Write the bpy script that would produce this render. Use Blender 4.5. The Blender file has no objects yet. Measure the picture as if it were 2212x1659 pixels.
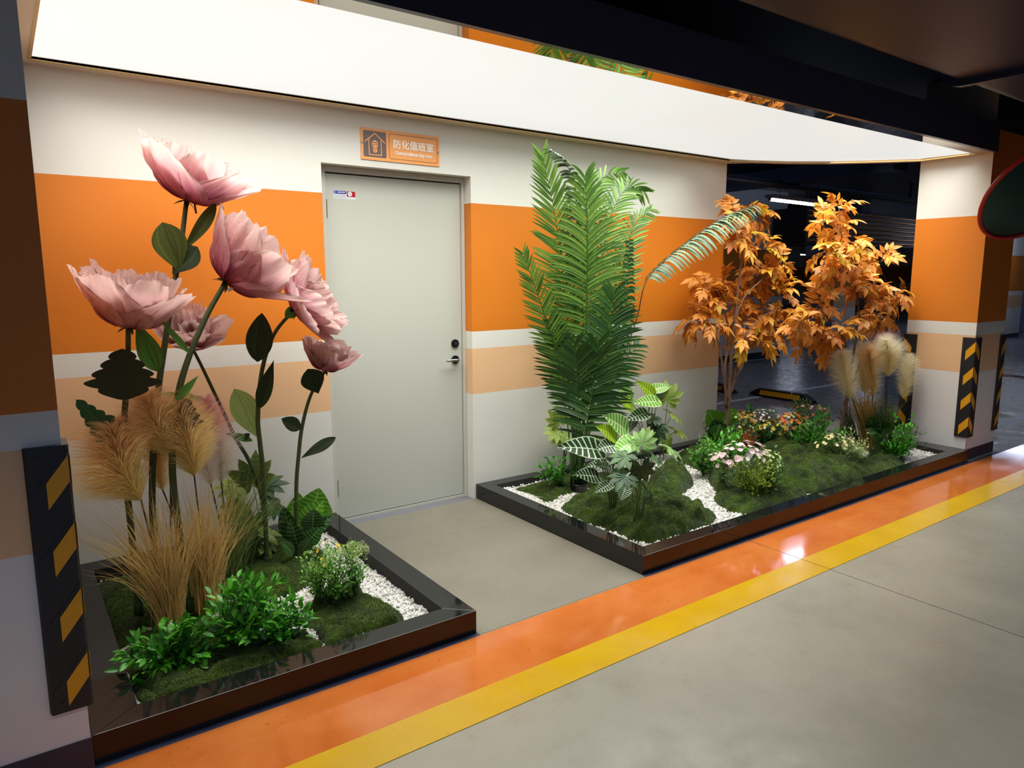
import bpy, math, random
import numpy as np
from mathutils import Vector, Matrix, noise

SC = bpy.context.scene
COL = SC.collection
IMG_W, IMG_H = 2212, 1659

# ------------------------------------------------------------------ camera
YAW, PITCH, ROLL, FPX = 0.6235, 0.1514, -0.0016, 1526.96
CAM = np.array([-1.4963, -3.8744, 1.4805])
FW = np.array([math.sin(YAW)*math.cos(PITCH), math.cos(YAW)*math.cos(PITCH), -math.sin(PITCH)])
_r = np.array([math.cos(YAW), -math.sin(YAW), 0.0])
_u = np.cross(_r, FW)
_c, _s = math.cos(ROLL), math.sin(ROLL)
RT, UP = _c*_r + _s*_u, -_s*_r + _c*_u
cd = bpy.data.cameras.new('camera')
cd.sensor_width = 36.0
cd.lens = FPX/IMG_W*36.0
cd.clip_start = 0.05
cd.clip_end = 200
cam = bpy.data.objects.new('camera', cd)
COL.objects.link(cam)
cam.matrix_world = Matrix(((RT[0], UP[0], -FW[0], CAM[0]), (RT[1], UP[1], -FW[1], CAM[1]), (RT[2], UP[2], -FW[2], CAM[2]), (0, 0, 0, 1)))
SC.camera = cam

# ------------------------------------------------------------------ world, exposure
w = bpy.data.worlds.new('world')
SC.world = w
w.use_nodes = True
w.node_tree.nodes['Background'].inputs[0].default_value = (0.35, 0.45, 0.85, 1)
w.node_tree.nodes['Background'].inputs[1].default_value = 0.03
SC.view_settings.view_transform = 'Standard'
SC.view_settings.look = 'None'
SC.view_settings.exposure = 0.0
SC.view_settings.gamma = 1.0
SC.view_settings.use_curve_mapping = False

PANEL_POWER = 114.0
PANEL_STRENGTH = 0.98     # the luminous ceiling over the planters
TUBE_STRENGTH = 55.0     # the garage's tube lights
AISLE_FILL_POWER = 30.0       # fill lamps added over the aisle near the viewer, without fixtures


def area_light(name, loc, sx, sy, power, col, rot=(0, 0, 0)):
    l = bpy.data.lights.new(name, 'AREA')
    l.shape = 'RECTANGLE'
    l.size, l.size_y = sx, sy
    l.energy = power
    l.color = col
    o = bpy.data.objects.new(name, l)
    o.location = loc
    o.rotation_euler = rot
    COL.objects.link(o)
    o['kind'] = 'helper'
    return o


area_light('aisle_fill_light', (0.0, -3.8, 2.9), 7.0, 0.2, AISLE_FILL_POWER, (0.9, 0.93, 1.0))  # added lamps that brighten the near floor, no fixtures built
area_light('aisle_fill_light', (8.0, -3.8, 2.9), 7.0, 0.2, AISLE_FILL_POWER, (0.8, 0.88, 1.0))
# area lights added under the panel, narrowed to brighten lower walls and floor
for x0_, x1_, k_, sp_ in ((-1.28, 0.5, 1.12, 136), (0.5, 3.0, 1.05, 128), (3.0, 4.63, 1.0, 114)):
    pl = area_light('panel_light', ((x0_+x1_)/2, -0.78 if x0_ < 3 else -0.95, 2.402), x1_-x0_, 1.2 if x0_ < 3 else 0.86, PANEL_POWER*k_*(x1_-x0_)/5.9, (1.0, 0.995, 0.955))
    pl.data.spread = math.radians(sp_)
area_light('garage_fill_light', (9.0, 3.0, 2.95), 8.0, 4.0, 10.0, (0.36, 0.52, 1.0))  # added blue fill for the dim garage, not real fixtures
area_light('garage_fill_light', (18.0, 4.0, 2.95), 8.0, 8.0, 16.0, (0.36, 0.52, 1.0))
area_light('aisle_fill_light', (-1.0, -9.0, 2.9), 8.0, 1.0, 170.0, (0.36, 0.52, 1.0))  # added blue fill for the pillar fronts, far behind the viewer


# ------------------------------------------------------------------ helpers


def srgb(r, g, b):
    f = lambda c: (c/255/12.92) if c/255 <= 0.04045 else ((c/255+0.055)/1.055)**2.4
    return (f(r), f(g), f(b), 1.0)


def ray(px, py):
    return FW + RT*(px-IMG_W/2)/FPX - UP*(py-IMG_H/2)/FPX


def at(px, py, axis, val):
    """turn a pixel of the photograph into the point where its ray meets a plane"""
    d = ray(px, py)
    i = 'xyz'.index(axis)
    return CAM + d*((val-CAM[i])/d[i])


def Y(px, py, y):
    return at(px, py, 'y', y)


def G(px, py, z=0.05):
    return at(px, py, 'z', z)


def seed(n):
    random.seed(n)
    np.random.seed(n)


def link(o, parent=None):
    COL.objects.link(o)
    if parent is not None:
        o.parent = parent
        o.matrix_parent_inverse = parent.matrix_world.inverted() if False else Matrix.Identity(4)
    return o


def tag(o, label=None, cat=None, group=None, kind=None):
    if label: o['label'] = label
    if cat: o['category'] = cat
    if group: o['group'] = group
    if kind: o['kind'] = kind
    return o


def thing(name, label, cat, loc=(0, 0, 0), group=None):
    o = bpy.data.objects.new(name, None)
    o.empty_display_size = 0.05
    o.location = loc
    COL.objects.link(o)
    return tag(o, label, cat, group)


def mesh_np(name, V, faces, mats, uv=None, smooth=True, midx=None, attr=None):
    """V (n,3); faces: one int array (m,k) or a list of such arrays; uv: per-vertex (n,2)"""
    if isinstance(faces, np.ndarray): faces = [faces]
    faces = [np.asarray(f, dtype=np.int32) for f in faces if len(f)]
    me = bpy.data.meshes.new(name)
    V = np.asarray(V, dtype=np.float32)
    loops = np.concatenate([f.ravel() for f in faces])
    sizes = np.concatenate([np.full(len(f), f.shape[1], dtype=np.int32) for f in faces])
    starts = np.concatenate([[0], np.cumsum(sizes)[:-1]]).astype(np.int32)
    me.vertices.add(len(V)); me.vertices.foreach_set('co', V.ravel())
    me.loops.add(len(loops)); me.loops.foreach_set('vertex_index', loops)
    me.polygons.add(len(sizes))
    me.polygons.foreach_set('loop_start', starts)
    me.polygons.foreach_set('loop_total', sizes)
    me.polygons.foreach_set('use_smooth', np.full(len(sizes), bool(smooth)))
    if midx is not None: me.polygons.foreach_set('material_index', np.asarray(midx, dtype=np.int32))
    if uv is not None:
        l = me.uv_layers.new(name='uv')
        l.data.foreach_set('uv', np.asarray(uv, dtype=np.float32)[loops].ravel())
    for m in (mats if isinstance(mats, (list, tuple)) else [mats]): me.materials.append(m)
    me.update(calc_edges=True)
    me.validate()
    return me


class MB:
    """collects boxes, prisms, tubes and leaves and builds them as ONE mesh"""
    def __init__(s): s.v = []; s.f = []; s.uv = []; s.m = []; s.n = 0; s.hasuv = False

    def add(s, V, F, uv=None, mi=0):
        V = np.asarray(V, float).reshape(-1, 3)
        s.v.append(V)
        s.uv.append(np.zeros((len(V), 2)) if uv is None else np.asarray(uv, float))
        if uv is not None: s.hasuv = True
        by = {}
        for f in F: by.setdefault(len(f), []).append(f)
        for k, ff in by.items():
            a = np.asarray(ff, dtype=np.int32) + s.n
            s.f.append(a); s.m.append(np.full(len(a), mi))
        s.n += len(V)
        return s

    def box(s, a, b, mi=0):
        (x0, y0, z0), (x1, y1, z1) = a, b
        V = [(x0,y0,z0),(x1,y0,z0),(x1,y1,z0),(x0,y1,z0),(x0,y0,z1),(x1,y0,z1),(x1,y1,z1),(x0,y1,z1)]
        F = [(0,3,2,1),(4,5,6,7),(0,1,5,4),(1,2,6,5),(2,3,7,6),(3,0,4,7)]
        return s.add(V, F, None, mi)

    def prism(s, poly, z0, z1, mi=0, axis='z'):
        n = len(poly)
        def P(p, h):
            return {'z': (p[0], p[1], h), 'y': (p[0], h, p[1]), 'x': (h, p[0], p[1])}[axis]
        V = [P(p, z0) for p in poly] + [P(p, z1) for p in poly]
        F = [tuple(range(n))[::-1], tuple(range(n, 2*n))] + [(i, (i+1) % n, n+(i+1) % n, n+i) for i in range(n)]
        return s.add(V, F, None, mi)

    def tube(s, pts, r, n=8, mi=0, cap=True):
        V, F, uv = tube_np(pts, r, n, cap)
        return s.add(V, F, uv, mi)

    def build(s, name, mats, parent=None, smooth=False):
        me = mesh_np(name, np.concatenate(s.v), s.f, mats, np.concatenate(s.uv) if s.hasuv else None, smooth, np.concatenate(s.m))
        return link(bpy.data.objects.new(name, me), parent)


def catmull(pts, k=6):
    P = np.asarray(pts, float)
    if len(P) < 3: 
        t = np.linspace(0, 1, k+1)[:, None]
        return P[0]*(1-t)+P[-1]*t
    Q = np.vstack([2*P[0]-P[1], P, 2*P[-1]-P[-2]])
    out = []
    for i in range(len(P)-1):
        p0, p1, p2, p3 = Q[i:i+4]
        for t in np.arange(k)/k:
            out.append(0.5*((2*p1)+(-p0+p2)*t+(2*p0-5*p1+4*p2-p3)*t*t+(-p0+3*p1-3*p2+p3)*t**3))
    out.append(P[-1])
    return np.array(out)


def unit(v):
    v = np.asarray(v, float)
    return v/(np.linalg.norm(v, axis=-1, keepdims=True)+1e-12)


def frames(P, hint=None):
    """tangent, side, normal along a polyline"""
    T = unit(np.gradient(P, axis=0))
    h = np.array(hint if hint is not None else (0.3, -0.9, 0.31), float)
    S = np.cross(T, h); 
    bad = np.linalg.norm(S, axis=1) < 0.15
    if bad.any(): S[bad] = np.cross(T[bad], np.array((0.8, 0.2, 0.5)))
    S = unit(S)
    return T, S, np.cross(S, T)


def tube_np(pts, r, n=8, cap=True):
    P = np.asarray(pts, float)
    m = len(P)
    R = np.full(m, r) if np.isscalar(r) else np.interp(np.linspace(0, 1, m), np.linspace(0, 1, len(r)), r)
    T, S, N = frames(P)
    a = np.arange(n)*2*math.pi/n
    V = P[:, None, :] + R[:, None, None]*(np.cos(a)[None, :, None]*S[:, None, :] + np.sin(a)[None, :, None]*N[:, None, :])
    uv = np.stack(np.meshgrid(a/(2*math.pi), np.linspace(0, 1, m)), -1).reshape(-1, 2)
    V = V.reshape(-1, 3)
    F = [(i*n+j, i*n+(j+1) % n, (i+1)*n+(j+1) % n, (i+1)*n+j) for i in range(m-1) for j in range(n)]
    if cap: F += [tuple(range(n))[::-1], tuple(range((m-1)*n, m*n))]
    return V, F, uv


# ------------------------------------------------------------------ materials
MATS = {}


class NT:
    """tiny node-tree writer"""
    def __init__(s, name):
        s.mat = bpy.data.materials.new(name); s.mat.use_nodes = True
        s.t = s.mat.node_tree; s.b = s.t.nodes['Principled BSDF']

    def n(s, typ, **kw):
        x = s.t.nodes.new(typ)
        for k, v in kw.items(): setattr(x, k, v)
        return x

    def put(s, sock, v):
        if hasattr(v, 'links'): s.t.links.new(v, sock)
        else: sock.default_value = v

    def math(s, op, a, b=0.0, c=0.0):
        x = s.n('ShaderNodeMath', operation=op)
        for i, v in enumerate((a, b, c)):
            s.put(x.inputs[i], v)
        return x.outputs[0]

    def mix(s, f, a, b, mode='MIX'):
        x = s.n('ShaderNodeMix', data_type='RGBA', blend_type=mode)
        s.put(x.inputs[0], f); s.put(x.inputs[6], a); s.put(x.inputs[7], b)
        return x.outputs[2]

    def noise(s, scale, detail=3, vec=None, rough=0.5, out='Fac'):
        x = s.n('ShaderNodeTexNoise')
        x.inputs['Scale'].default_value = scale; x.inputs['Detail'].default_value = detail; x.inputs['Roughness'].default_value = rough
        s.put(x.inputs['Vector'], vec if vec is not None else s.coord())
        return x.outputs[out]

    def coord(s, which='Object'):
        return s.n('ShaderNodeTexCoord').outputs[which]

    def world(s):
        return s.n('ShaderNodeNewGeometry').outputs['Position']

    def sep(s, v):
        x = s.n('ShaderNodeSeparateXYZ'); s.put(x.inputs[0], v); return x.outputs

    def ramp(s, f, stops, const=False):
        x = s.n('ShaderNodeValToRGB'); r = x.color_ramp
        r.interpolation = 'CONSTANT' if const else 'LINEAR'
        while len(r.elements) < len(stops): r.elements.new(0.5)
        for e, (p, c) in zip(r.elements, stops): e.position = p; e.color = c
        s.put(x.inputs[0], f)
        return x.outputs[0]

    def rng(s, v, a, b, c, d):
        x = s.n('ShaderNodeMapRange'); s.put(x.inputs[0], v)
        for i, q in enumerate((a, b, c, d)): s.put(x.inputs[1+i], q)
        return x.outputs[0]

    def bump(s, h, strength=0.3, dist=0.01):
        x = s.n('ShaderNodeBump'); s.put(x.inputs['Height'], h)
        x.inputs['Strength'].default_value = strength; x.inputs['Distance'].default_value = dist
        s.t.links.new(x.outputs[0], s.b.inputs['Normal'])

    def set(s, **kw):
        names = dict(col='Base Color', rough='Roughness', metal='Metallic', spec='Specular IOR Level', coat='Coat Weight', coatr='Coat Roughness', emis='Emission Color', emis_s='Emission Strength', sheen='Sheen Weight')
        for k, v in kw.items(): s.put(s.b.inputs[names[k]], v)
        return s


def plain(name, col, rough=0.5, metal=0.0, spec=0.5, var=0.0, vscale=20, bump=0.0, bscale=200, coat=0.0):
    if name in MATS: return MATS[name]
    t = NT(name); t.set(rough=rough, metal=metal, spec=spec, coat=coat)
    if var:
        c2 = tuple(max(0, c*(1-var)) for c in col[:3])+(1,)
        t.set(col=t.mix(t.noise(vscale, 4), c2, col))
    else: t.set(col=col)
    if bump: t.bump(t.noise(bscale, 3), bump, 0.003)
    MATS[name] = t.mat
    return t.mat


def emitter(name, col, s):
    t = NT(name); t.set(col=(0, 0, 0, 1), emis=col, emis_s=s)
    return t.mat


WHITE = srgb(222, 221, 211); ORANGE = srgb(212, 120, 20); PEACH = srgb(230, 186, 140)
Z1, Z2, Z3, Z4, HC = 1.9336, 1.115, 1.009, 0.708, 2.397


def banded(name, stops, rough=0.55, mottling=0.06):
    """painted wall: horizontal bands by height; stops = [(z_from, colour), ...]"""
    t = NT(name)
    z = t.sep(t.world())[2]
    f = t.math('DIVIDE', z, 3.2)
    c = t.ramp(f, [(a/3.2, col) for a, col in stops], True)
    n = t.rng(t.noise(2.2, 4, t.world()), 0.3, 0.7, 1-mottling, 1.0)
    c = t.mix(1.0, c, n, 'MULTIPLY') if False else c
    m = t.n('ShaderNodeMix', data_type='RGBA', blend_type='MULTIPLY'); m.inputs[0].default_value = 1
    t.put(m.inputs[6], c)
    cc = t.n('ShaderNodeCombineColor'); [t.put(cc.inputs[i], n) for i in range(3)]
    t.put(m.inputs[7], cc.outputs[0])
    t.set(col=m.outputs[2], rough=rough)
    t.bump(t.math('ADD', t.noise(140, 3, t.world()), t.math('MULTIPLY', t.noise(9, 3, t.world()), 1.5)), 0.22, 0.0015)
    return t.mat


M_WALL = banded('wall_paint', [(0, WHITE), (Z4, PEACH), (Z3, WHITE), (Z2, ORANGE), (Z1, WHITE)])
M_PILLAR = banded('pillar_paint', [(0, srgb(226, 222, 216)), (0.712, PEACH), (1.011, WHITE), (1.112, ORANGE), (1.933, WHITE)])
M_FACE = banded('pillar_front_paint', [(0, srgb(226, 222, 216)), (0.712, PEACH), (1.011, WHITE), (1.112, ORANGE), (2.57, srgb(40, 40, 48))])
M_BASEB = plain('dark_skirting', srgb(48, 50, 62), 0.4, var=0.2)


def concrete(name, c1, c2, bmp=0.12, rlo=0.22, rhi=0.5):
    t = NT(name)
    W = t.world()
    big = t.noise(0.9, 5, W, 0.6)
    mid = t.noise(6.0, 5, W, 0.65)
    c = t.mix(t.rng(big, 0.35, 0.65, 0, 1), c1, c2)
    c = t.mix(t.rng(mid, 0.35, 0.7, 0, 0.45), c, tuple(x*0.72 for x in c1[:3])+(1,))
    sp = t.n('ShaderNodeTexVoronoi'); sp.inputs['Scale'].default_value = 170; t.put(sp.inputs['Vector'], W)
    spk = t.rng(sp.outputs['Distance'], 0.16, 0.3, 1, 0)
    sel = t.rng(t.noise(60, 2, W), 0.55, 0.62, 0, 1)
    c = t.mix(t.math('MULTIPLY', t.math('MULTIPLY', spk, sel), 0.5), c, srgb(70, 62, 52))
    sp2 = t.n('ShaderNodeTexVoronoi'); sp2.inputs['Scale'].default_value = 95; t.put(sp2.inputs['Vector'], W)
    c = t.mix(t.math('MULTIPLY', t.rng(sp2.outputs['Distance'], 0.12, 0.2, 0.5, 0), t.rng(t.noise(31, 2, W), 0.6, 0.66, 0, 1)), c, srgb(205, 196, 180))
    t.set(col=c, rough=t.rng(mid, 0.3, 0.7, rlo, rhi))
    t.bump(t.math('ADD', t.noise(260, 2, W), t.math('MULTIPLY', mid, 1.5)), bmp, 0.001)
    return t.mat


M_FLOOR = concrete('polished_concrete', srgb(156, 151, 133), srgb(134, 129, 115))
M_FLOOR2 = concrete('dim_tinted_epoxy', srgb(118, 118, 124), srgb(102, 103, 112), 0.01, rlo=0.25, rhi=0.29)  # epoxy gloss; dim cool light partly put into the darker bluish colour
M_NOOK = concrete('darkened_concrete', srgb(128, 123, 107), srgb(112, 108, 95), rlo=0.4, rhi=0.6)  # nook floor: concrete colour darkened to offset the strong panel light


def floor_paint(name, col, col2, rough):
    t = NT(name); W = t.world()
    c = t.mix(t.rng(t.noise(3.5, 5, W, 0.6), 0.35, 0.7, 0, 1), col, col2)
    c = t.mix(t.rng(t.noise(45, 3, W), 0.66, 0.72, 0, 0.5), c, tuple(x*0.6 for x in col[:3])+(1,))
    t.set(col=c, rough=t.rng(t.noise(5, 3, W), 0.3, 0.7, rough*0.7, rough*1.4))
    t.bump(t.math('ADD', t.noise(14, 3, W), t.math('MULTIPLY', t.noise(200, 2, W), 0.3)), 0.06, 0.002)
    return t.mat


M_PORANGE = floor_paint('orange_floor_paint', srgb(186, 98, 40), srgb(198, 116, 56), 0.085)
M_PYELLOW = floor_paint('yellow_floor_paint', srgb(200, 160, 12), srgb(192, 150, 16), 0.22)
M_PWHITE = floor_paint('white_line_paint', srgb(190, 195, 205), srgb(170, 176, 190), 0.4)
M_PBLUE = floor_paint('dark_blue_strip', srgb(60, 66, 92), srgb(48, 52, 72), 0.4)
M_BLACKM = plain('black_gloss_steel', srgb(20, 20, 21), 0.06, spec=0.5)
M_BLACKIN = plain('dark_soil', srgb(40, 38, 34), 0.9, var=0.5, vscale=60, bump=0.6, bscale=90)
M_RUBBER = plain('black_rubber', srgb(26, 27, 30), 0.5, var=0.2, bump=0.15)
M_REFL = plain('yellow_reflective', srgb(225, 160, 22), 0.4, var=0.12, vscale=40)
M_DARKCEIL = plain('dark_ceiling_paint', srgb(52, 56, 80), 0.7, var=0.2, vscale=3)
M_FASCIA = plain('black_gloss_fascia', srgb(62, 66, 88), 0.3, spec=0.4)
M_BEIGE = plain('plaster_soffit', srgb(214, 200, 178), 0.6)
M_GOLD = plain('gold_trim', srgb(206, 172, 112), 0.45, metal=0.15)
M_MIRROR = plain('mirror_steel', srgb(205, 196, 188), 0.02, metal=1.0)
def membrane():
    t = NT('luminous_membrane'); W = t.world(); x = t.sep(W)[0]
    g = t.rng(t.math('ADD', x, t.math('MULTIPLY', t.noise(0.8, 2, W), 1.2)), -0.6, 2.6, PANEL_STRENGTH, PANEL_STRENGTH*0.82)
    t.set(col=(0, 0, 0, 1), emis=(1.0, 0.995, 0.945, 1), emis_s=g)
    return t.mat
M_PANEL = membrane()
M_TUBE = emitter('tube_glow', (0.72, 0.8, 1.0, 1), TUBE_STRENGTH)
M_FIX = plain('fixture_white', srgb(150, 152, 160), 0.4)
M_DOOR = plain('door_paint', srgb(190, 192, 180), 0.35, var=0.03, vscale=3, bump=0.05)
M_FRAME = plain('door_frame_paint', srgb(198, 197, 184), 0.45, var=0.08, bump=0.2)
M_STEEL = plain('satin_steel', srgb(170, 168, 162), 0.25, metal=1.0)
M_BLACKP = plain('black_plastic', srgb(15, 16, 20), 0.3)
# ================================================================== STRUCTURE
XE = 3.485            # where the painted wall ends
XP0, XP1, YP0, YP1 = 4.70, 5.245, -1.50, -0.975   # right pillar
def struct(name, mb, mats, parent=None):
    o = mb.build(name, mats, parent)
    if parent is None: o['kind'] = 'structure'
    return o

# floor slabs (a sawn joint separates two of them)
JX = 1.815
m = MB(); m.box((-9, -12, -0.2), (JX-0.003, 0.0, 0)); struct('floor', m, M_FLOOR)
m = MB(); m.box((JX+0.003, -12, -0.2), (30, 0.0, 0)); struct('floor', m, M_FLOOR)
m = MB(); m.box((-9, 0.0, -0.2), (34, 18, -0.0005)); struct('floor', m, M_FLOOR2)
m = MB(); m.box((-9, -12, -0.22), (30, 0.0, -0.006)); struct('floor_bed', m, M_BASEB)
m = MB(); m.box((0.005, -1.555, 0.0), (0.985, 0.0, 0.0015)); struct('floor_threshold', m, M_NOOK)
# painted bands along the aisle
for i, (x0, x1) in enumerate(((-9, JX-0.003), (JX+0.003, 16))):
    m = MB(); m.box((x0, -1.884, 0), (x1, -1.562, 0.002)); struct('trim_1', m, M_PORANGE)
    m = MB(); m.box((x0, -2.045, 0), (x1, -1.884, 0.0022)); struct('trim_2', m, M_PYELLOW)
m = MB(); m.box((-9, -1.562, 0), (0.003, -1.534, 0.0015)); m.box((0.985, -1.562, 0), (5.25, -1.534, 0.0015)); struct('trim_3', m, M_PBLUE)  # narrow dark blue-grey strip along the planter fronts

# painted wall with its door opening
DX0, DX1, DH = 0.0, 0.972, 2.1
m = MB()
m.box((-2.2, 0, 0), (DX0, 0.24, 3.0)); m.box((DX0, 0, DH), (DX1, 0.24, 3.0)); m.box((DX1, 0, 0), (XE, 0.24, 3.0))
struct('wall_back', m, M_WALL)
m = MB(); m.box((-0.05, 0.24, 0), (1.02, 0.3, 2.2)); struct('wall_behind_door', m, M_BASEB)

# door: frame, leaf, hinges, lock, lever, sticker
d = thing('door_1', 'pale grey metal door with a lever handle, closed in the striped wall', 'door', (0.48, 0.09, 0))
d['kind'] = 'structure'
def loc(mb, o):   # shift the collected vertices into the frame of their parent
    mb.v = [v-np.array(o.location) for v in mb.v]; return mb
m = MB()
m.box((0.002, 0.075, 0.0), (0.05, 0.17, 2.098)); m.box((0.95, 0.075, 0.0), (0.97, 0.17, 2.098)); m.box((0.05, 0.075, 2.066), (0.95, 0.17, 2.098)); m.box((0.05, 0.085, 0.0), (0.95, 0.17, 0.016))
m.box((0.05, 0.15, 0.0), (0.95, 0.17, 2.07))
loc(m, d).build('door_frame', M_FRAME, d)
m = MB(); m.box((0.0545, 0.09, 0.0215), (0.946, 0.14, 2.058)); leaf = loc(m, d).build('door_leaf', M_DOOR, d)
m = MB()
for x0, z0, x1, z1 in ((0.05, 2.0585, 0.25, 2.0655), (0.27, 2.0585, 0.43, 2.0655), (0.45, 2.0585, 0.7, 2.0655), (0.72, 2.0585, 0.93, 2.0655)):
    m.box((x0, 0.11, z0), (x1, 0.15, z1))
m.box((0.05, 0.11, 0.017), (0.95, 0.15, 0.021))
loc(m, d).build('door_gap', M_BLACKP, d)
for zc in (1.862, 0.214):
    m = MB()
    m.tube([(0.05, 0.084, zc-0.052), (0.05, 0.084, zc+0.052)], 0.0065, 10)
    for k in (-0.017, 0.017): m.tube([(0.05, 0.084, zc+k-0.001), (0.05, 0.084, zc+k+0.001)], 0.0078, 10)
    m.box((0.045, 0.088, zc-0.05), (0.062, 0.0915, zc+0.05))
    m.tube([(0.05, 0.084, zc+0.052), (0.05, 0.084, zc+0.058)], [0.006, 0.002], 10)
    loc(m, d).build('hinge', M_STEEL if zc < 1 else plain('worn_hinge', srgb(190, 140, 90), 0.4, metal=0.6, var=0.5, vscale=90), d)
m = MB()
a = np.linspace(0, 2*math.pi, 25)[:-1]
m.prism([(0.893+0.027*math.cos(t), 1.046+0.027*math.sin(t)) for t in a], 0.079, 0.09, 0, 'y')
lk = loc(m, d).build('lock_plate', M_BLACKP, d)
m = MB(); m.prism([(0.893+0.011*math.cos(t), 1.046+0.011*math.sin(t)) for t in a], 0.074, 0.0795, 0, 'y'); m.box((0.8915, 0.0735, 1.04), (0.8945, 0.0745, 1.052)); loc(m, d).build('lock_cylinder', M_STEEL, lk)
m = MB(); m.prism([(0.893+0.027*math.cos(t), 0.94+0.027*math.sin(t)) for t in a], 0.079, 0.09, 0, 'y')
hp = loc(m, d).build('handle_plate', M_BLACKP, d)
m = MB(); m.tube(catmull([(0.893, 0.085, 0.94), (0.893, 0.045, 0.94), (0.88, 0.034, 0.941), (0.85, 0.032, 0.943), (0.80, 0.034, 0.942)], 5), [0.01, 0.009, 0.009, 0.0085, 0.008], 12)
loc(m, d).build('lever', M_STEEL, hp).data.polygons.foreach_set('use_smooth', [True]*len(bpy.data.objects['lever'].data.polygons))

# small printed sticker on the leaf
st = thing('door_sticker', 'small blue, white and red printed sticker on the grey door', 'sticker', (0.168, 0.0895, 1.944))
def flat(name, rects, y, mat, parent, th=0.0004):
    mb = MB()
    for (x0, z0, x1, z1) in rects: mb.box((x0, y-th, z0), (x1, y, z1))
    return loc(mb, parent).build(name, mat, parent)
flat('sticker_base', [(0.102, 1.921, 0.235, 1.967)], 0.0899, plain('sticker_white', srgb(214, 218, 222), 0.3), st)
flat('blue_header', [(0.104, 1.949, 0.178, 1.966)], 0.0894, plain('sticker_blue', srgb(34, 52, 150), 0.3), st)
flat('red_field', [(0.182, 1.935, 0.234, 1.966)], 0.0894, plain('sticker_red', srgb(176, 24, 34), 0.3), st)
m = MB(); m.prism([(0.201+0.0135*math.cos(t), 1.951+0.0135*math.sin(t)) for t in a], 0.0886, 0.0892, 0, 'y'); loc(m, st).build('white_roundel', plain('sticker_white', None), st)
m = MB(); m.box((0.198, 0.0882, 1.949), (0.2045, 0.0888, 1.951)); m.box((0.2, 0.0882, 1.951), (0.202, 0.0888, 1.955)); loc(m, st).build('clock_hands', M_BLACKP, st)
seed(3)
rects = []
for r in range(3):
    x = 0.108
    while x < 0.172:
        wdt = random.uniform(0.002, 0.006); rects.append((x, 1.927+r*0.007, x+wdt, 1.929+r*0.007)); x += wdt+0.0015
flat('small_print', rects, 0.0894, plain('print_grey', srgb(120, 130, 140), 0.4), st, 0.0002)
rects = [(0.126+i*0.0058, 1.9545, 0.130+i*0.0058, 1.9615) for i in range(8)]+[(0.108, 1.953, 0.118, 1.9545), (0.108, 1.9545, 0.11, 1.962), (0.11, 1.9605, 0.119, 1.962)]
flat('header_print', rects, 0.0889, plain('sticker_white', None), st, 0.0002)

# sign above the door
sg = thing('door_sign', 'orange rectangular sign with white lettering and gas mask pictogram above the door', 'sign', (0.49, 0, 2.226))
M_SIGN = plain('sign_orange', srgb(244, 168, 100), 0.3, var=0.05); M_SIGND = plain('sign_grey', srgb(112, 98, 96), 0.3, var=0.1, vscale=60); M_SIGNW = plain('sign_white', srgb(255, 252, 244), 0.3); M_SIGNB = plain('sign_brown', srgb(130, 70, 30), 0.4)
sx0, sx1, sz0, sz1 = 0.237, 0.746, 2.139, 2.313
flat('plate', [(sx0, sz0, sx1, sz1)], -0.001, M_SIGN, sg, 0.004)
def rrect(x0, z0, x1, z1, r, n=5):
    out = []
    for cx, cz, a0 in ((x1-r, z1-r, 0), (x0+r, z1-r, 90), (x0+r, z0+r, 180), (x1-r, z0+r, 270)):
        for k in range(n+1):
            t = math.radians(a0+90*k/n); out.append((cx+r*math.cos(t), cz+r*math.sin(t)))
    return out
m = MB(); m.prism(rrect(0.252, 2.156, 0.394, 2.299, 0.008), -0.0056, -0.005, 0, 'y'); pic = loc(m, sg).build('pictogram_field', M_SIGND, sg)
o1 = rrect(0.412, 2.156, 0.732, 2.297, 0.01); o2 = rrect(0.4145, 2.1585, 0.7295, 2.2945, 0.008)
V = [(x, -0.0056, z) for x, z in o1]+[(x, -0.0056, z) for x, z in o2]; n = len(o1)
m = MB(); m.add(V, [(i, (i+1) % n, n+(i+1) % n, n+i) for i in range(n)]); loc(m, sg).build('border_line', M_SIGNB, sg)
def bar(mb, x0, z0, x1, z1, wd, y0=-0.0063, y1=-0.0057):
    dx, dz = x1-x0, z1-z0; L = math.hypot(dx, dz); nx, nz = -dz/L*wd/2, dx/L*wd/2
    mb.prism([(x0+nx, z0+nz), (x1+nx, z1+nz), (x1-nx, z1-nz), (x0-nx, z0-nz)], y0, y1, 0, 'y')
m = MB()
ro = [(0.262, 2.2345), (0.262, 2.2425), (0.324, 2.2915), (0.386, 2.2425), (0.386, 2.2345), (0.324, 2.2835)]
m.prism([ro[0], ro[1], ro[2], ro[5]], -0.0064, -0.0057, 0, 'y'); m.prism([ro[5], ro[2], ro[3], ro[4]], -0.0064, -0.0057, 0, 'y')
m.prism([(0.2835, 2.166), (0.2885, 2.171), (0.2885, 2.2553), (0.2835, 2.2515)], -0.0064, -0.0057, 0, 'y'); m.prism([(0.3645, 2.166), (0.3645, 2.2515), (0.3595, 2.2553), (0.3595, 2.171)], -0.0064, -0.0057, 0, 'y'); m.prism([(0.2835, 2.166), (0.3645, 2.166), (0.3595, 2.171), (0.2885, 2.171)], -0.0064, -0.0057, 0, 'y')
loc(m, sg).build('house_outline', M_SIGN, pic)
m = MB()
head = [(0.324+0.02*math.cos(t)*(1 if math.sin(t) > 0 else 0.86), 2.228+0.022*math.sin(t)*(1 if math.sin(t) > 0 else 1.3)) for t in a]
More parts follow.
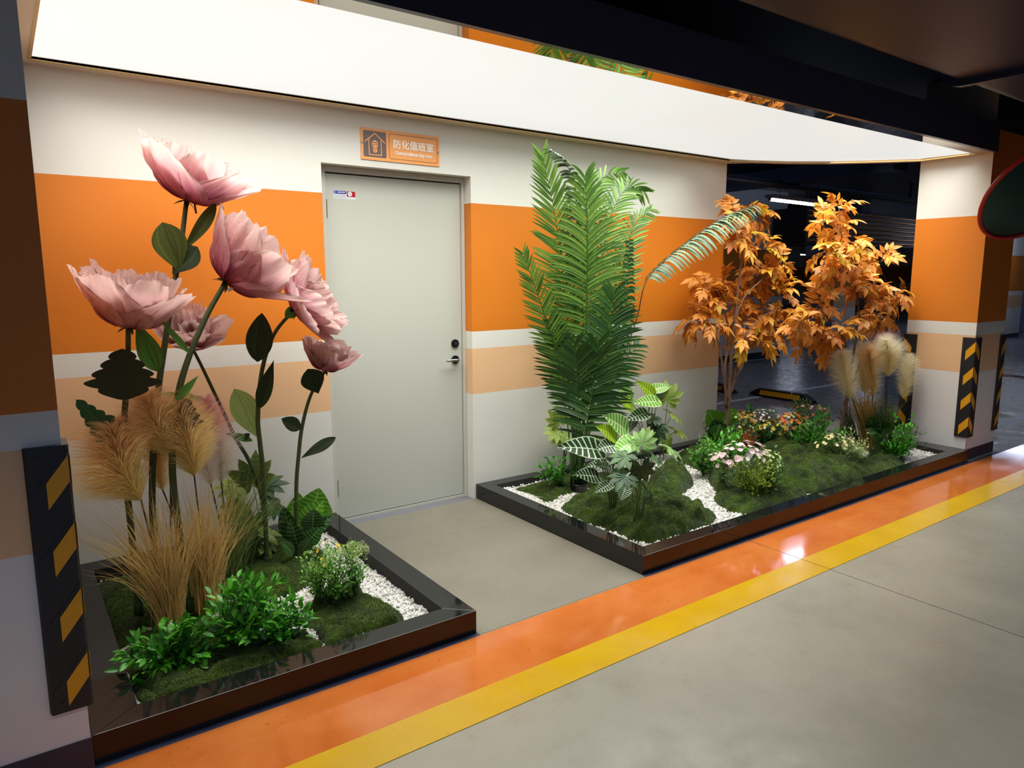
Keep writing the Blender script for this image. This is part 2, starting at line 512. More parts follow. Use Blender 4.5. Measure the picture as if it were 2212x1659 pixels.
m.prism(head, -0.0063, -0.0057, 0, 'y'); m.prism([(0.324+0.013*math.cos(t), 2.194+0.013*math.sin(t)) for t in a], -0.0068, -0.0062, 0, 'y'); loc(m, sg).build('masked_head', M_SIGN, pic)
m = MB(); m.box((0.308, -0.007, 2.234), (0.340, -0.0064, 2.238)); m.box((0.313, -0.007, 2.222), (0.320, -0.0064, 2.228)); m.box((0.328, -0.007, 2.222), (0.335, -0.0064, 2.228)); m.box((0.314, -0.0072, 2.205), (0.334, -0.0069, 2.207)); m.box((0.3225, -0.0074, 2.187), (0.3255, -0.0070, 2.201)); loc(m, sg).build('mask_lines', M_SIGND, pic)
def text(name, body, x, z, size, y, mat, parent, sx=1.0, off=0.0, space=1.0, align='LEFT', bold=0.0):
    cu = bpy.data.curves.new(name, 'FONT'); cu.body = body; cu.size = size; cu.extrude = 0.0003; cu.offset = off; cu.space_character = space; cu.align_x = align
    tmp = bpy.data.objects.new(name+'_tmp', cu); COL.objects.link(tmp)
    bpy.context.view_layer.update()
    dg = bpy.context.evaluated_depsgraph_get()
    me = bpy.data.meshes.new_from_object(tmp.evaluated_get(dg)); bpy.data.objects.remove(tmp)
    me.materials.clear(); me.materials.append(mat)
    if bold:      # heavier strokes: the glyphs laid over themselves with small offsets
        co = np.zeros(len(me.vertices)*3); me.vertices.foreach_get('co', co); co = co.reshape(-1, 3)
        polys = [tuple(p.vertices) for p in me.polygons]; n0 = len(co); V, F = [], []
        for i, (dx, dy) in enumerate(((0, 0), (bold, 0), (-bold, 0), (0, bold), (0, -bold))):
            V.append(co+np.array([dx, dy, 0.00004*i])); F += [tuple(q+n0*i for q in p) for p in polys]
        me = bpy.data.meshes.new(name); me.from_pydata(np.concatenate(V).tolist(), [], F); me.materials.append(mat)
    o = bpy.data.objects.new(name, me); link(o, parent)
    o.rotation_euler = (math.pi/2, 0, 0); o.scale = (sx, 1, 1)
    o.location = Vector((x, y, z))-Vector(parent.location)
    return o
text('chinese_lettering', '防化值班室', 0.436, 2.222, 0.053, -0.0066, M_SIGNW, sg, 1.0, 0.0, 1.06, bold=0.0009)
text('english_lettering', 'Chemical defense duty room', 0.449, 2.183, 0.0305, -0.0066, M_SIGNW, sg, 0.69, 0.0, bold=0.0006)
for x, z in ((0.2445, 2.232), (0.738, 2.222)):
    m = MB(); m.prism([(x+0.006*math.cos(t), z+0.006*math.sin(t)) for t in a], -0.008, -0.005, 0, 'y'); loc(m, sg).build('fixing_screw', M_STEEL, sg)

# pillars
def pillar(name, x0, x1, y0, y1, base=0.09, front=None, top=3.0):
    m = MB(); m.box((x0, y0, base), (x1, y1, top))
    mats = [M_PILLAR]
    o = struct(name, m, [M_PILLAR, front or M_PILLAR])
    if front:
        for p in o.data.polygons:
            if p.normal.y < -0.9: p.material_index = 1
    m = MB(); m.box((x0-0.004, y0-0.004, 0), (x1+0.004, y1+0.004, base)); struct('baseboard_'+name.split('_', 1)[1], m, M_BASEB)
    return o
pillar('wall_right_pillar', XP0, XP1, YP0, YP1, 0.09, M_FACE)
pillar('wall_left_pillar', -2.6, -1.393, -1.555, -0.35, 0.11)
pillar('wall_far_pillar', 8.2, 10.12, 3.80, 4.6, 0.12)
pillar('wall_distant_pillar', 17.5, 18.6, 2.9, 3.7, 0.1)
pillar('wall_middle_pillar', 14.6, 15.6, 5.4, 6.2, 0.1)

def corner_guard(label, cx, cy, sx, sy, z0, z1, leafw, nst, wf=0.055, top_first=True, ws=None, slope=1.0):
    """rubber guard wrapping a vertical corner; sx, sy = direction (+1/-1) in which the pillar body lies"""
    g = thing('corner_guard', label, 'corner guard', (cx, cy, z0))
    th = 0.016; ws = ws or leafw
    ox, oy = cx-sx*th, cy-sy*th
    ax, ay = cx+sx*leafw, cy+sy*ws
    c = 0.006
    poly = [(ox+sx*c, oy), (ax-sx*0.006, oy), (ax, cy-sy*0.001), (cx, cy-sy*0.001), (cx-sx*0.001, cy-sy*0.001), (cx-sx*0.001, cy), (cx-sx*0.001, ay), (ox, ay-sy*0.006), (ox, oy+sy*c)]
    if sx*sy < 0: poly = poly[::-1]
    m = MB(); m.prism(poly, z0, z1)
    # raised ribs above every stripe
    pitch = (z1-z0)/nst
    hb = pitch*0.38; sh = pitch*0.38*slope
    loc(m, g).build('rubber_body', M_RUBBER, g)
    e = 0.0012
    for k in range(nst):
        zt = z1-pitch*k-pitch*0.15     # top of the stripe at the corner edge
        xa, xb = ox+sx*0.004, cx+sx*(wf)
        m = MB()
        m.prism([(xa, zt-0.0), (xb, zt-sh), (xb, zt-sh-hb), (xa, zt-hb)] if sx > 0 else [(xa, zt), (xa, zt-hb), (xb, zt-sh-hb), (xb, zt-sh)], oy-sy*e, oy, 0, 'y')
        ya, yb = oy+sy*0.004, cy+sy*wf
        m.prism([(ya, zt), (yb, zt-sh), (yb, zt-sh-hb), (ya, zt-hb)], ox-sx*e, ox, 0, 'x')
        loc(m, g).build('reflective_stripe', M_REFL, g)
        m = MB(); m.prism([(xa, zt+0.018), (ax-sx*0.01, zt+0.018-sh*1.6), (ax-sx*0.01, zt+0.012-sh*1.6), (xa, zt+0.012)], oy-sy*0.0015, oy+sy*0.001, 0, 'y'); loc(m, g).build('moulded_rib', M_RUBBER, g)
    for zz in (z0+0.03, z1-0.03):
        m = MB(); m.prism([(cx+sx*leafw*0.62+0.005*math.cos(t), zz+0.005*math.sin(t)) for t in a], oy-sy*0.002, oy, 0, 'y'); loc(m, g).build('screw_head', M_BLACKP, g)
    return g
corner_guard('black and yellow rubber guard on the shaded pillar left of the first planter', -1.393, -1.555, -1, 1, 0.222, 1.015, 0.092, 4, 0.045)
corner_guard('black and yellow guard on the pillar corner nearest the long planter', XP0, YP0, 1, 1, 0.195, 0.995, 0.09, 4, 0.055)
corner_guard('black and yellow guard on the far side of the right pillar, behind the plumes', XP0, YP1, 1, -1, 0.195, 0.995, 0.09, 4, 0.055)
corner_guard('black and yellow guard on the outer right edge of the right pillar', XP1, YP0, -1, 1, 0.195, 0.995, 0.075, 4, 0.055)

# luminous ceiling box over the planters
curve = [(3.43, -0.05), (3.62, -0.125), (3.92, -0.27), (4.24, -0.49), (4.51, -0.74), (4.70, -0.965)]
inner = [(3.38, -0.125), (3.58, -0.19), (3.87, -0.33), (4.18, -0.545), (4.43, -0.79), (4.62, -0.995), (4.64, -1.36)]
outline = [(-2.2, -1.5), (-1.393, -1.5), (XP0, -1.5), (XP0, -0.965)]+curve[::-1][1:]+[(3.43, 0.0), (-2.2, 0.0)]
pan = [(-1.305, -1.395), (4.655, -1.395), (4.62, -0.995)]+inner[:-1][::-1][1:]+[(-1.305, -0.105)]
m = MB(); m.prism([(x, y) for x, y in pan], HC+0.012, HC+0.02); struct('ceiling_light_panel', m, M_PANEL)
# soffit strips around it
m = MB()
n = len(inner)-1
back_o = [(-1.305, 0.0), (3.485, 0.0)]+curve[1:]; back_i = [(-1.305, -0.105), (3.38, -0.105)]+inner[1:-1]
V = [(x, y, HC) for x, y in back_o]+[(x, y, HC) for x, y in back_i]+[(x, y, HC+0.03) for x, y in back_o]+[(x, y, HC+0.03) for x, y in back_i]
k = len(back_o); F = []
for i in range(k-1):
    F += [(i, i+1, k+i+1, k+i), (2*k+i, 3*k+i, 3*k+i+1, 2*k+i+1), (k+i, k+i+1, 3*k+i+1, 3*k+i), (i, 2*k+i, 2*k+i+1, i+1)]
m.add(V, F)
m.box((-1.393, -1.5, HC), (-1.305, 0.0, HC+0.03))
m.box((4.655, -1.395, HC), (XP0, -0.965, HC+0.03))
struct('ceiling_soffit', m, M_BEIGE)
m = MB(); m.box((-1.305, -1.5, HC), (XP0, -1.395, HC+0.03)); struct('ceiling_mirror_strip', m, M_MIRROR)
m = MB()
gi = [(x, y, HC-0.004) for x, y in back_i]
go = [(x+0.0, y+0.018 if i < 2 else y+0.014, HC-0.004) for i, (x, y, z) in enumerate(gi)]
go = [(x+(0.012 if i > 1 else 0), y, z) for i, (x, y, z) in enumerate(go)]
V = gi+go+[(x, y, HC+0.01) for x, y, z in gi]+[(x, y, HC+0.01) for x, y, z in go]
F = []
for i in range(k-1): F += [(k+i, k+i+1, i+1, i), (i, i+1, 2*k+i+1, 2*k+i), (k+i, 3*k+i, 3*k+i+1, k+i+1)]
m.add(V, F); m.box((-1.31, -1.39, HC-0.004), (-1.298, -0.105, HC+0.01)); m.box((4.63, -1.36, HC-0.004), (4.642, -0.99, HC+0.01)); struct('trim_4', m, M_GOLD)
m = MB(); m.box((-2.2, -1.53, HC), (XP0+0.0, -1.5, 2.61)); struct('ceiling_fascia', m, M_FASCIA)
m = MB(); m.prism(outline[1:] if False else outline, 2.43, 2.61); struct('ceiling_box', m, M_DARKCEIL)
m = MB(); m.box((-9, -12, 3.0), (34, 18, 3.2)); struct('ceiling', m, M_DARKCEIL)
# outer walls of the garage hall
m = MB(); m.box((-9.2, -12, 0), (-9, 18, 3.0)); struct('wall_left', m, M_DARKCEIL)
m = MB(); m.box((-9, 18, 0), (34, 18.2, 3.0)); struct('wall_far', m, M_PILLAR)
m = MB(); m.box((34, -12, 0), (34.2, 18, 3.0)); struct('wall_right', m, M_PILLAR)
m = MB(); m.box((-9, -12.2, 0), (34, -12, 3.0)); struct('wall_front', m, M_PILLAR)

# ventilation duct under the ceiling, right above the aisle
dt = thing('ventilation_duct', 'large dark round-edged ventilation duct under the ceiling above the aisle', 'duct', (2, -2.6, 2.5))
def duct(x0, x1, g=0.0):
    y1, y0, z0, r = -1.975+g, -3.45-g, 2.50-g, 0.13  # rear side widened to keep the overhead fill off the pillar fronts
    prof = [(y0, 2.99), (y0, z0+r)]+[(y0+r-r*math.cos(t), z0+r-r*math.sin(t)) for t in np.linspace(0, math.pi/2, 9)][1:]+[(y1-r+r*math.sin(t), z0+r-r*math.cos(t)) for t in np.linspace(0, math.pi/2, 9)]+[(y1, 2.99)]
    mb = MB(); mb.prism(prof, x0, x1, 0, 'x'); return mb
M_DUCT = plain('brown_black_duct', srgb(20, 30, 60), 0.42, spec=0.18, var=0.1, vscale=2)
for x0, x1 in ((-3.0, 0.0), (0.0, 2.74), (2.75, 5.5), (5.5, 9.0)):
    o = loc(duct(x0, x1), dt).build('duct_section', M_DUCT, dt)
for xx in (2.745, 5.5):
    o = loc(duct(xx-0.02, xx+0.02, 0.03), dt).build('duct_flange', M_DUCT, dt)

# ================================================================== garage beyond the opening
def wheel_stop(label, x, y0, y1):
    t = thing('wheel_stop', label, 'wheel stop', (x, (y0+y1)/2, 0), 'rubber wheel stops on the garage floor')
    xs = [(-0.075, 0), (-0.04, 0.1), (0.04, 0.1), (0.075, 0)]
    V = []
    for yy, s, zz in ((y0, 1, 0.35), (y0+0.12, 1, 1), (y1-0.12, 1, 1), (y1, 1, 0.35)):
        V += [(x+a_, yy, b_*zz) for a_, b_ in xs]
    F = [(i*4+j, i*4+j+1, i*4+j+5, i*4+j+4) for i in range(3) for j in range(3)]+[(0, 4, 8, 12, 15, 11, 7, 3), (0, 3, 2, 1), (12, 13, 14, 15)]
    m = MB(); m.add(V, F); loc(m, t).build('rubber_body', M_RUBBER, t)
    m = MB(); q = 0.003
    P = [(-0.066-q, 0.028), (-0.047-q, 0.082)]
    m.add([(x+P[0][0], y0+0.15, P[0][1]), (x+P[0][0], y1-0.15, P[0][1]), (x+P[1][0], y1-0.15, P[1][1]), (x+P[1][0], y0+0.15, P[1][1]), (x+P[0][0]+0.004, y0+0.15, P[0][1]), (x+P[0][0]+0.004, y1-0.15, P[0][1]), (x+P[1][0]+0.004, y1-0.15, P[1][1]), (x+P[1][0]+0.004, y0+0.15, P[1][1])], [(0, 1, 2, 3), (7, 6, 5, 4), (0, 4, 5, 1), (3, 2, 6, 7), (0, 3, 7, 4), (1, 5, 6, 2)])
    loc(m, t).build('reflective_stripe', M_REFL, t)
wheel_stop('black rubber wheel stop with yellow stripe between the two orange trees', 6.1, 0.66, 1.5)
wheel_stop('black rubber wheel stop mostly hidden behind the end of the striped wall', 5.98, 1.68, 2.5)
wheel_stop('small distant wheel stop far back on the dark garage floor', 12.6, 1.5, 2.3)
def line(x0, y0, x1, y1):
    m = MB(); m.box((x0, y0, 0), (x1, y1, 0.002)); o = struct('trim_5', m, M_PWHITE); return o
line(3.6, 1.3, 9.75, 1.38); line(9.75, -6, 9.85, 3.7); line(7.6, 3.72, 9.75, 3.79); line(6.2, -1.42, 13, -1.32) if False else None
la, lb, lc, ld = G(2150, 919, 0)[:2], G(2212, 894, 0)[:2], G(2150, 926, 0)[:2], G(2212, 904, 0)[:2]
m = MB(); m.prism([tuple(lc-(ld-lc)*0.2), tuple(ld+(ld-lc)*6), tuple(lb+(lb-la)*6), tuple(la-(lb-la)*0.2)], 0, 0.002); struct('trim_6', m, M_PWHITE)
m = MB(); m.box((10.5, -2, 0), (10.75, 3, 0.002)); struct('trim_7', m, M_PORANGE)
# tube lights
def tube_light(label, x, y, z, L, ang, group=None):
    t = thing('tube_light', label, 'tube light', (x, y, z), group)
    t.rotation_euler = (0, 0, ang)
    m = MB(); m.prism([(-0.045, 0.0), (0.045, 0.0), (0.06, 0.045), (-0.06, 0.045)], -L/2, L/2, 0, 'x')
    h = m.build('housing', M_FIX, t)
    m = MB(); m.tube([(-L/2+0.02, 0, -0.014), (L/2-0.02, 0, -0.014)], 0.016, 10); m.build('tube', M_TUBE, t)
    for q in (-L/2, L/2-0.02): m = MB(); m.box((q, -0.02, -0.03), (q+0.02, 0.02, 0.0)); m.build('tube_socket', M_FIX, t)
    for sx_ in (-L/3, L/3): m = MB(); m.box((sx_-0.002, -0.002, 0.045), (sx_+0.002, 0.002, 2.99-z)); m.build('hanging_wire', M_BLACKP, t)
    return t
tube_light('bright tube light hanging nearest behind the opening above the trees', 6.78, 1.44, 2.4, 1.36, 0.055)
tube_light('thin distant tube light seen between the two orange trees', 15.9, 7.2, 2.42, 1.8, -0.6)
tube_light('short distant tube light to the right of the second tree', 19.2, 6.95, 2.42, 2.2, 0.2)
tube_light('tiny far tube light low between the two trees', 24.5, 12.2, 2.3, 1.4, 0.0)
tube_light('tube light at far right above the aisle, behind the traffic mirror', 16.8, 2.1, 2.4, 2.4, 0.9)
# ribbed metal duct
rb = thing('ribbed_duct', 'ribbed metal duct with orange highlights painted on, hanging in the garage behind the second tree', 'duct', (12.2, 3.2, 2.1))
M_RIB = plain('rib_highlight_orange', srgb(226, 158, 100), 0.4, metal=0.45, var=0.35, vscale=5); M_RIBD = plain('dark_duct_steel', srgb(40, 32, 32), 0.5, metal=0.5)  # orange highlights put into the rib colour, over a dark body
m = MB(); m.box((9.5, 3.03, 2.02), (15.5, 3.6, 2.58)); loc(m, rb).build('duct_body', M_RIBD, rb)
for i in range(7):
    zz = 2.07+i*0.08
    m = MB(); m.tube([(9.5, 3.015, zz), (15.5, 3.015, zz)], 0.02, 8); loc(m, rb).build('rib', M_RIB, rb).data.polygons.foreach_set('use_smooth', [True]*10)
m = MB(); m.box((9.44, 2.99, 2.0), (9.5, 3.62, 2.6)); m.box((9.46, 3.0, 2.6), (9.5, 3.03, 2.99)); loc(m, rb).build('end_flange', M_RIBD, rb)
for x in (9.9, 15.0): m = MB(); m.box((x, 3.2, 2.58), (x+0.02, 3.24, 3.0)); loc(m, rb).build('hanger', M_RIBD, rb)
# ceiling beams and pipes in the dark
for i, (x, y0, y1) in enumerate(((7.4, 0.6, 9), (13.0, 4, 12))):
    m = MB(); m.box((x, y0, 2.75), (x+0.35, y1, 3.0)); struct('ceiling_beam', m, M_DARKCEIL)
pp = thing('ceiling_pipe', 'dark pipe running under the garage ceiling behind the opening', 'pipe', (8, 2.1, 2.7))
m = MB(); m.tube([(3.8, 2.1, 2.72), (16, 2.1, 2.72)], 0.05, 10); loc(m, pp).build('pipe_run', M_RIBD, pp)
for x in (5, 8, 11, 14): m = MB(); m.box((x, 2.08, 2.76), (x+0.03, 2.12, 3.0)); loc(m, pp).build('pipe_hanger', M_RIBD, pp)
# pale double door far to the right
gd = thing('door_2', 'pale blue-grey steel gate far beyond the right pillar', 'door', (20.4, 1.5, 0)); gd['kind'] = 'structure'
M_GATE = plain('gate_paint', srgb(120, 132, 165), 0.35, var=0.3, vscale=3)
m = MB(); m.box((20.4, 0.0, 0.02), (20.5, 3.8, 2.9)); loc(m, gd).build('door_leaf', M_GATE, gd)
m = MB(); m.box((20.36, 3.8, 0), (20.5, 3.92, 3.0)); m.box((20.36, -0.1, 2.7), (20.5, 3.9, 3.0)); loc(m, gd).build('door_frame', M_BASEB, gd)
m = MB(); m.tube([(20.3, 3.1, 1.75), (20.3, 2.9, 1.75), (20.3, 2.82, 1.45)], 0.02, 6); m.box((20.28, 3.0, 1.4), (20.33, 3.03, 1.75)); loc(m, gd).build('gate_handle', M_BLACKP, gd)

# convex traffic mirror on the pillar
C0 = CAM + ray(2238, 415)*4.85
nrm = unit(-ray(2216, 418)*1.0 + RT*0.95 - UP*0.79)
R0 = 0.378
tm = thing('traffic_mirror', 'round convex traffic mirror with red rim on the right pillar', 'mirror', tuple(C0))
sidev = unit(np.cross(nrm, (0, 0, 1))); upv = np.cross(sidev, nrm)
def disc_pt(rr, ang, h): return C0+sidev*rr*math.cos(ang)+upv*rr*math.sin(ang)+nrm*h
N = 48; V = []; F = []
rings = 10
for i in range(rings+1):
    rr = R0*0.965*i/rings
    for j in range(N): V.append(disc_pt(rr, 2*math.pi*j/N, 0.06*(1-(i/rings)**2)))
for i in range(rings):
    for j in range(N): F.append((i*N+j, i*N+(j+1) % N, (i+1)*N+(j+1) % N, (i+1)*N+j))
m = MB(); m.add(V, F); loc(m, tm).build('mirror_face', plain('mirror_reflection_green', srgb(62, 84, 78), 0.2, metal=0.9, var=0.3, vscale=5), tm, True)  # dark green base colour stands in for the reflected dark garage
pts = [disc_pt(R0*0.985, 2*math.pi*j/N, 0.0) for j in range(N+1)]
V, F = [], []
for j in range(N):
    for k_ in range(8):
        t = 2*math.pi*k_/8; V.append(disc_pt(R0*0.985+0.016*math.cos(t), 2*math.pi*j/N, 0.016*math.sin(t)))
for j in range(N):
    for k_ in range(8): F.append((j*8+k_, ((j+1) % N)*8+k_, ((j+1) % N)*8+(k_+1) % 8, j*8+(k_+1) % 8))
m = MB(); m.add(V, F); loc(m, tm).build('red_rim', plain('red_rubber', srgb(170, 30, 22), 0.35), tm, True)
V = [disc_pt(R0*0.97*min(1, i/6), 2*math.pi*j/N, -0.03*(1-(i/7)**2)) for i in range(8) for j in range(N)]
m = MB(); m.add(V, [(i*N+j, (i+1)*N+j, (i+1)*N+(j+1) % N, i*N+(j+1) % N) for i in range(7) for j in range(N)]); loc(m, tm).build('back_shell', plain('orange_shell', srgb(180, 60, 20), 0.5), tm, True)
m = MB(); m.tube(catmull([C0-nrm*0.03, C0-nrm*0.1, (5.1, -1.56, 2.1), (5.1, -1.5, 2.1)], 5), 0.018, 8); m.box((5.04, -1.51, 2.0), (5.16, -1.5, 2.2)); loc(m, tm).build('mounting_arm', M_STEEL, tm, True)

# ================================================================== PLANTER BOXES
PH = 0.1
def planter(name, label, outer, inner_, cen):
    """outer, inner_: matching plan outlines; one mitred rim panel per side"""
    t = thing(name, label, 'planter', (cen[0], cen[1], 0), 'black steel planters')
    n = len(outer)
    for i in range(n):
        j = (i+1) % n
        o0, o1, i0, i1 = outer[i], outer[j], inner_[i], inner_[j]
        V = [(*o0, 0), (*o1, 0), (*o1, PH), (*o0, PH), (*i0, PH), (*i1, PH), (*i1, 0.005), (*i0, 0.005)]
        F = [(0, 1, 2, 3), (3, 2, 5, 4), (4, 5, 6, 7), (7, 6, 1, 0), (0, 3, 4, 7), (1, 6, 5, 2)]
        m = MB(); m.add(V, F)
        ob = loc(m, t).build('rim_panel', [M_BLACKM, M_BLACKIN], t)
        ob.data.polygons[2].material_index = 1
        bv = ob.modifiers.new('edge', 'BEVEL'); bv.width = 0.0015; bv.segments = 2
    m = MB(); m.prism(inner_, 0.003, 0.022); loc(m, t).build('soil_bed', M_BLACKIN, t)
    return t
P1o = [(-1.375, -1.533), (0.002, -1.533), (0.002, 0.0), (-1.375, 0.0)]
P1i = [(-1.25, -1.432), (-0.105, -1.432), (-0.105, -0.12), (-1.25, -0.12)]
P1o = [(-1.388, -1.533)]+P1o[1:3]+[(-1.388, 0.0)]
planter('planter_box', 'low square black steel planter under the giant pink flowers', P1o, P1i, (-0.7, -0.75))
P2o = [(0.99, -1.533), (4.69, -1.533), (4.69, -0.985), (4.50, -0.76), (4.24, -0.50), (3.92, -0.28), (3.52, -0.09), (3.40, 0.0), (0.99, 0.0)]
P2i = [(1.085, -1.442), (4.49, -1.442), (4.565, -1.07), (4.40, -0.84), (4.15, -0.60), (3.85, -0.385), (3.48, -0.20), (3.34, -0.095), (1.085, -0.095)]
planter('planter_box', 'long black steel planter holding the palm and both orange trees', P2o, P2i, (2.8, -0.8))
# ================================================================== VEGETATION TOOLS
def leafmat(name, c1, c2, vein=None, nv=7, vw=0.06, mid=0.05, slant=0.55, edge=0.0, rough=0.45, trans=0.15, useobj=False, spec=0.4):
    if name in MATS: return MATS[name]
    t = NT(name)
    uvn = t.n('ShaderNodeUVMap'); uv = t.sep(uvn.outputs[0])
    x = t.math('ABSOLUTE', t.math('MULTIPLY_ADD', uv[0], 2.0, -1.0))
    oi = t.n('ShaderNodeObjectInfo'); geo = t.n('ShaderNodeNewGeometry')
    rnd = t.math('FRACT', t.math('ADD', oi.outputs['Random'], geo.outputs['Random Per Island']))
    c = t.mix(rnd, c1, c2)
    if useobj:
        c = t.mix(t.rng(rnd, 0, 1, 0.0, 0.35), oi.outputs['Color'], c)
    nz = t.noise(14, 3)
    c = t.mix(t.rng(nz, 0.3, 0.7, 0.0, 0.25), c, tuple(q*0.55 for q in c1[:3])+(1,))
    if vein is not None:
        s = t.math('FRACT', t.math('SUBTRACT', t.math('MULTIPLY', uv[1], float(nv)), t.math('MULTIPLY', x, slant*nv/6)))
        sm = t.rng(t.math('ABSOLUTE', t.math('SUBTRACT', s, 0.5)), vw, vw*2.2, 1, 0)
        mm = t.rng(x, mid, mid*2, 1, 0)
        v = t.math('MAXIMUM', sm, mm)
        if edge: v = t.math('MAXIMUM', v, t.rng(x, 1-edge*1.6, 1-edge, 0, 1))
        c = t.mix(v, c, vein)
    t.set(col=c, rough=rough, spec=spec)
    t.bump(t.math('ADD', t.noise(60, 2), t.math('MULTIPLY', t.rng(x, 0, 0.12, 1, 0), 1.0)), 0.25, 0.002)
    if trans:
        tr = t.n('ShaderNodeBsdfTranslucent'); t.put(tr.inputs[0], c)
        mx = t.n('ShaderNodeMixShader'); mx.inputs[0].default_value = trans
        t.t.links.new(t.b.outputs[0], mx.inputs[1]); t.t.links.new(tr.outputs[0], mx.inputs[2])
        t.t.links.new(mx.outputs[0], t.t.nodes['Material Output'].inputs[0])
    MATS[name] = t.mat
    return t.mat


SHAPES = {
    'oval': lambda t: np.sin(math.pi*t**0.85)**0.8,
    'obovate': lambda t: np.sin(math.pi*t**1.35)**0.75,
    'lance': lambda t: np.sin(math.pi*t**0.7)**1.1,
    'lobe': lambda t: np.sin(math.pi*t**1.15)**1.0+0.12*(1-t)**2,
    'heart': lambda t: np.sin(math.pi*np.clip(t, 0, 1)**0.52)**0.85,
    'round': lambda t: np.sqrt(np.clip(1-(2*t-1)**2, 0, 1)),
    'strap': lambda t: np.minimum(1, 6*t+0.3)*(1-t**3),
}


def leaf_np(L=1.0, W=0.4, shape='oval', nl=6, nw=1, fold=0.15, droop=0.2, wave=0.0, toothed=0.0, nt=5):
    """leaf along +Y, facing +Z, base at the origin; W is the full width"""
    t = np.linspace(0, 1, nl+1)
    h = SHAPES[shape](np.clip(t, 0.0, 1.0))
    h = np.maximum(h, 0.015)
    if toothed:
        h = h*(1-toothed*(np.abs(((t*nt) % 1)-0.5)*2)**1.5*(t > 0.05))
    u = np.linspace(-1, 1, 2*nw+1)
    X = np.outer(h, u)*W/2
    yy = L*t*(1-0.15*droop*t)
    Yv = np.repeat(yy[:, None], len(u), 1)
    if shape == 'heart': Yv = Yv-np.outer(np.exp(-t*6), np.abs(u)**1.5)*L*0.18
    if toothed: Yv = Yv+np.outer(((t*nt) % 1 > 0.5)*(t > 0.05)*0.03*L, np.abs(u))
    Z = np.abs(X)*fold-droop*L*(t[:, None]**2)*0.6
    if wave: Z = Z+wave*L*np.sin(t[:, None]*9)*np.abs(u)**2
    V = np.stack([X, Yv, Z], -1).reshape(-1, 3)
    m = len(u)
    F = np.array([(i*m+j, i*m+j+1, (i+1)*m+j+1, (i+1)*m+j) for i in range(nl) for j in range(m-1)])
    uv = np.stack([np.repeat(((u+1)/2)[None, :], nl+1, 0), np.repeat(t[:, None], m, 1)], -1).reshape(-1, 2)
    return V, F, uv


def palmate_np(R=1.0, lobes=8, W=0.34, spread=250, shape='lobe', droop=0.35, fold=0.25, rnd=0.1):
    Vs, Fs, Us, n = [], [], [], 0
    for i in range(lobes):
        a = math.radians(-spread/2+spread*i/(lobes-1)); l = R*(1-0.38*abs(a)/math.radians(spread/2))*(1+random.uniform(-rnd, rnd))
        V, F, uv = leaf_np(l, W*R, shape, 5, 1, fold, droop)
        c, s = math.cos(a), math.sin(a)
        V = np.stack([V[:, 0]*c+V[:, 1]*s, -V[:, 0]*s+V[:, 1]*c, V[:, 2]+0.001*i], -1)
        Vs.append(V); Fs.append(F+n); Us.append(uv); n += len(V)
    return np.concatenate(Vs), np.concatenate(Fs), np.concatenate(Us)


def basis(d, up):
    """rotation matrices with Y along d and Z near up; arrays (n,3)"""
    d = unit(np.atleast_2d(d)); up = np.atleast_2d(up)*np.ones_like(d)
    x = np.cross(d, up); x = np.where(np.linalg.norm(x, axis=1, keepdims=True) < 1e-3, np.cross(d, np.array([[0.3, 0.8, 0.1]])), x)
    x = unit(x); z = np.cross(x, d)
    return np.stack([x, d, z], -1)


def scatter(tmpl, P, D, U, S):
    """joined copies of template (V,F,uv) at P along D with normal U and scale S"""
    V, F, uv = tmpl
    B = basis(D, U)
    P = np.atleast_2d(P); n = len(P)
    W = np.einsum('nij,kj->nki', B, V)*np.asarray(S).reshape(-1, 1, 1)+P[:, None, :]
    FF = F[None]+(np.arange(n)*len(V))[:, None, None]
    return W.reshape(-1, 3), FF.reshape(-1, F.shape[1]), np.tile(uv, (n, 1))


def mat4(p, d, up, s):
    B = basis(d, up)[0]
    M = Matrix.Identity(4)
    for i in range(3):
        for j in range(3): M[i][j] = B[i, j]*s
        M[i][3] = p[i]
    return M


def part_copies(name, me, parent, P, D, U, S, color=None):
    """one object per piece, sharing meshes (me may be a list of variants)"""
    mes = me if isinstance(me, list) else [me]
    off = np.array(parent.location) if parent.parent is None else np.zeros(3)
    for i in range(len(P)):
        o = bpy.data.objects.new(name, mes[i % len(mes)])
        o.parent = parent
        o.matrix_local = mat4(np.asarray(P[i])-off, D[i], U[i], S[i])
        if color is not None: o.color = color[i]
        COL.objects.link(o)


def joined(name, data, mat, parent, kind='stuff', smooth=True, base=None):
    V, F, uv = data
    off = np.array(base if base is not None else parent.location)
    o = bpy.data.objects.new(name, mesh_np(name, np.asarray(V)-off, F, mat, uv, smooth))
    link(o, parent)
    if kind: o['kind'] = kind
    return o


def cat(*ds):
    Vs, Fs, Us, n = [], [], [], 0
    for V, F, uv in ds:
        Vs.append(V); Fs.append(np.asarray(F)+n); Us.append(uv); n += len(V)
    return np.concatenate(Vs), np.concatenate(Fs), np.concatenate(Us)


def ribbons(P, W, side=None):
    """P (n,k,3) centre lines, W (n,k) widths -> flat ribbons"""
    n, k, _ = P.shape
    T = unit(np.gradient(P, axis=1))
    if side is None:
        h = np.random.normal(size=(n, 1, 3)); side = unit(np.cross(T, h))
    A = P-side*W[..., None]/2; B = P+side*W[..., None]/2
    V = np.stack([A, B], 2).reshape(-1, 3)
    i = np.arange(n)[:, None]*2*k+np.arange(k-1)[None]*2
    F = np.stack([i, i+1, i+3, i+2], -1).reshape(-1, 4)
    v = np.linspace(0, 1, k)
    uv = np.stack([np.tile(np.array([0, 1.0]), (n, k, 1)), np.repeat(np.tile(v[None, :, None], (n, 1, 1)), 2, 2)], -1).reshape(-1, 2)
    return V, F, uv


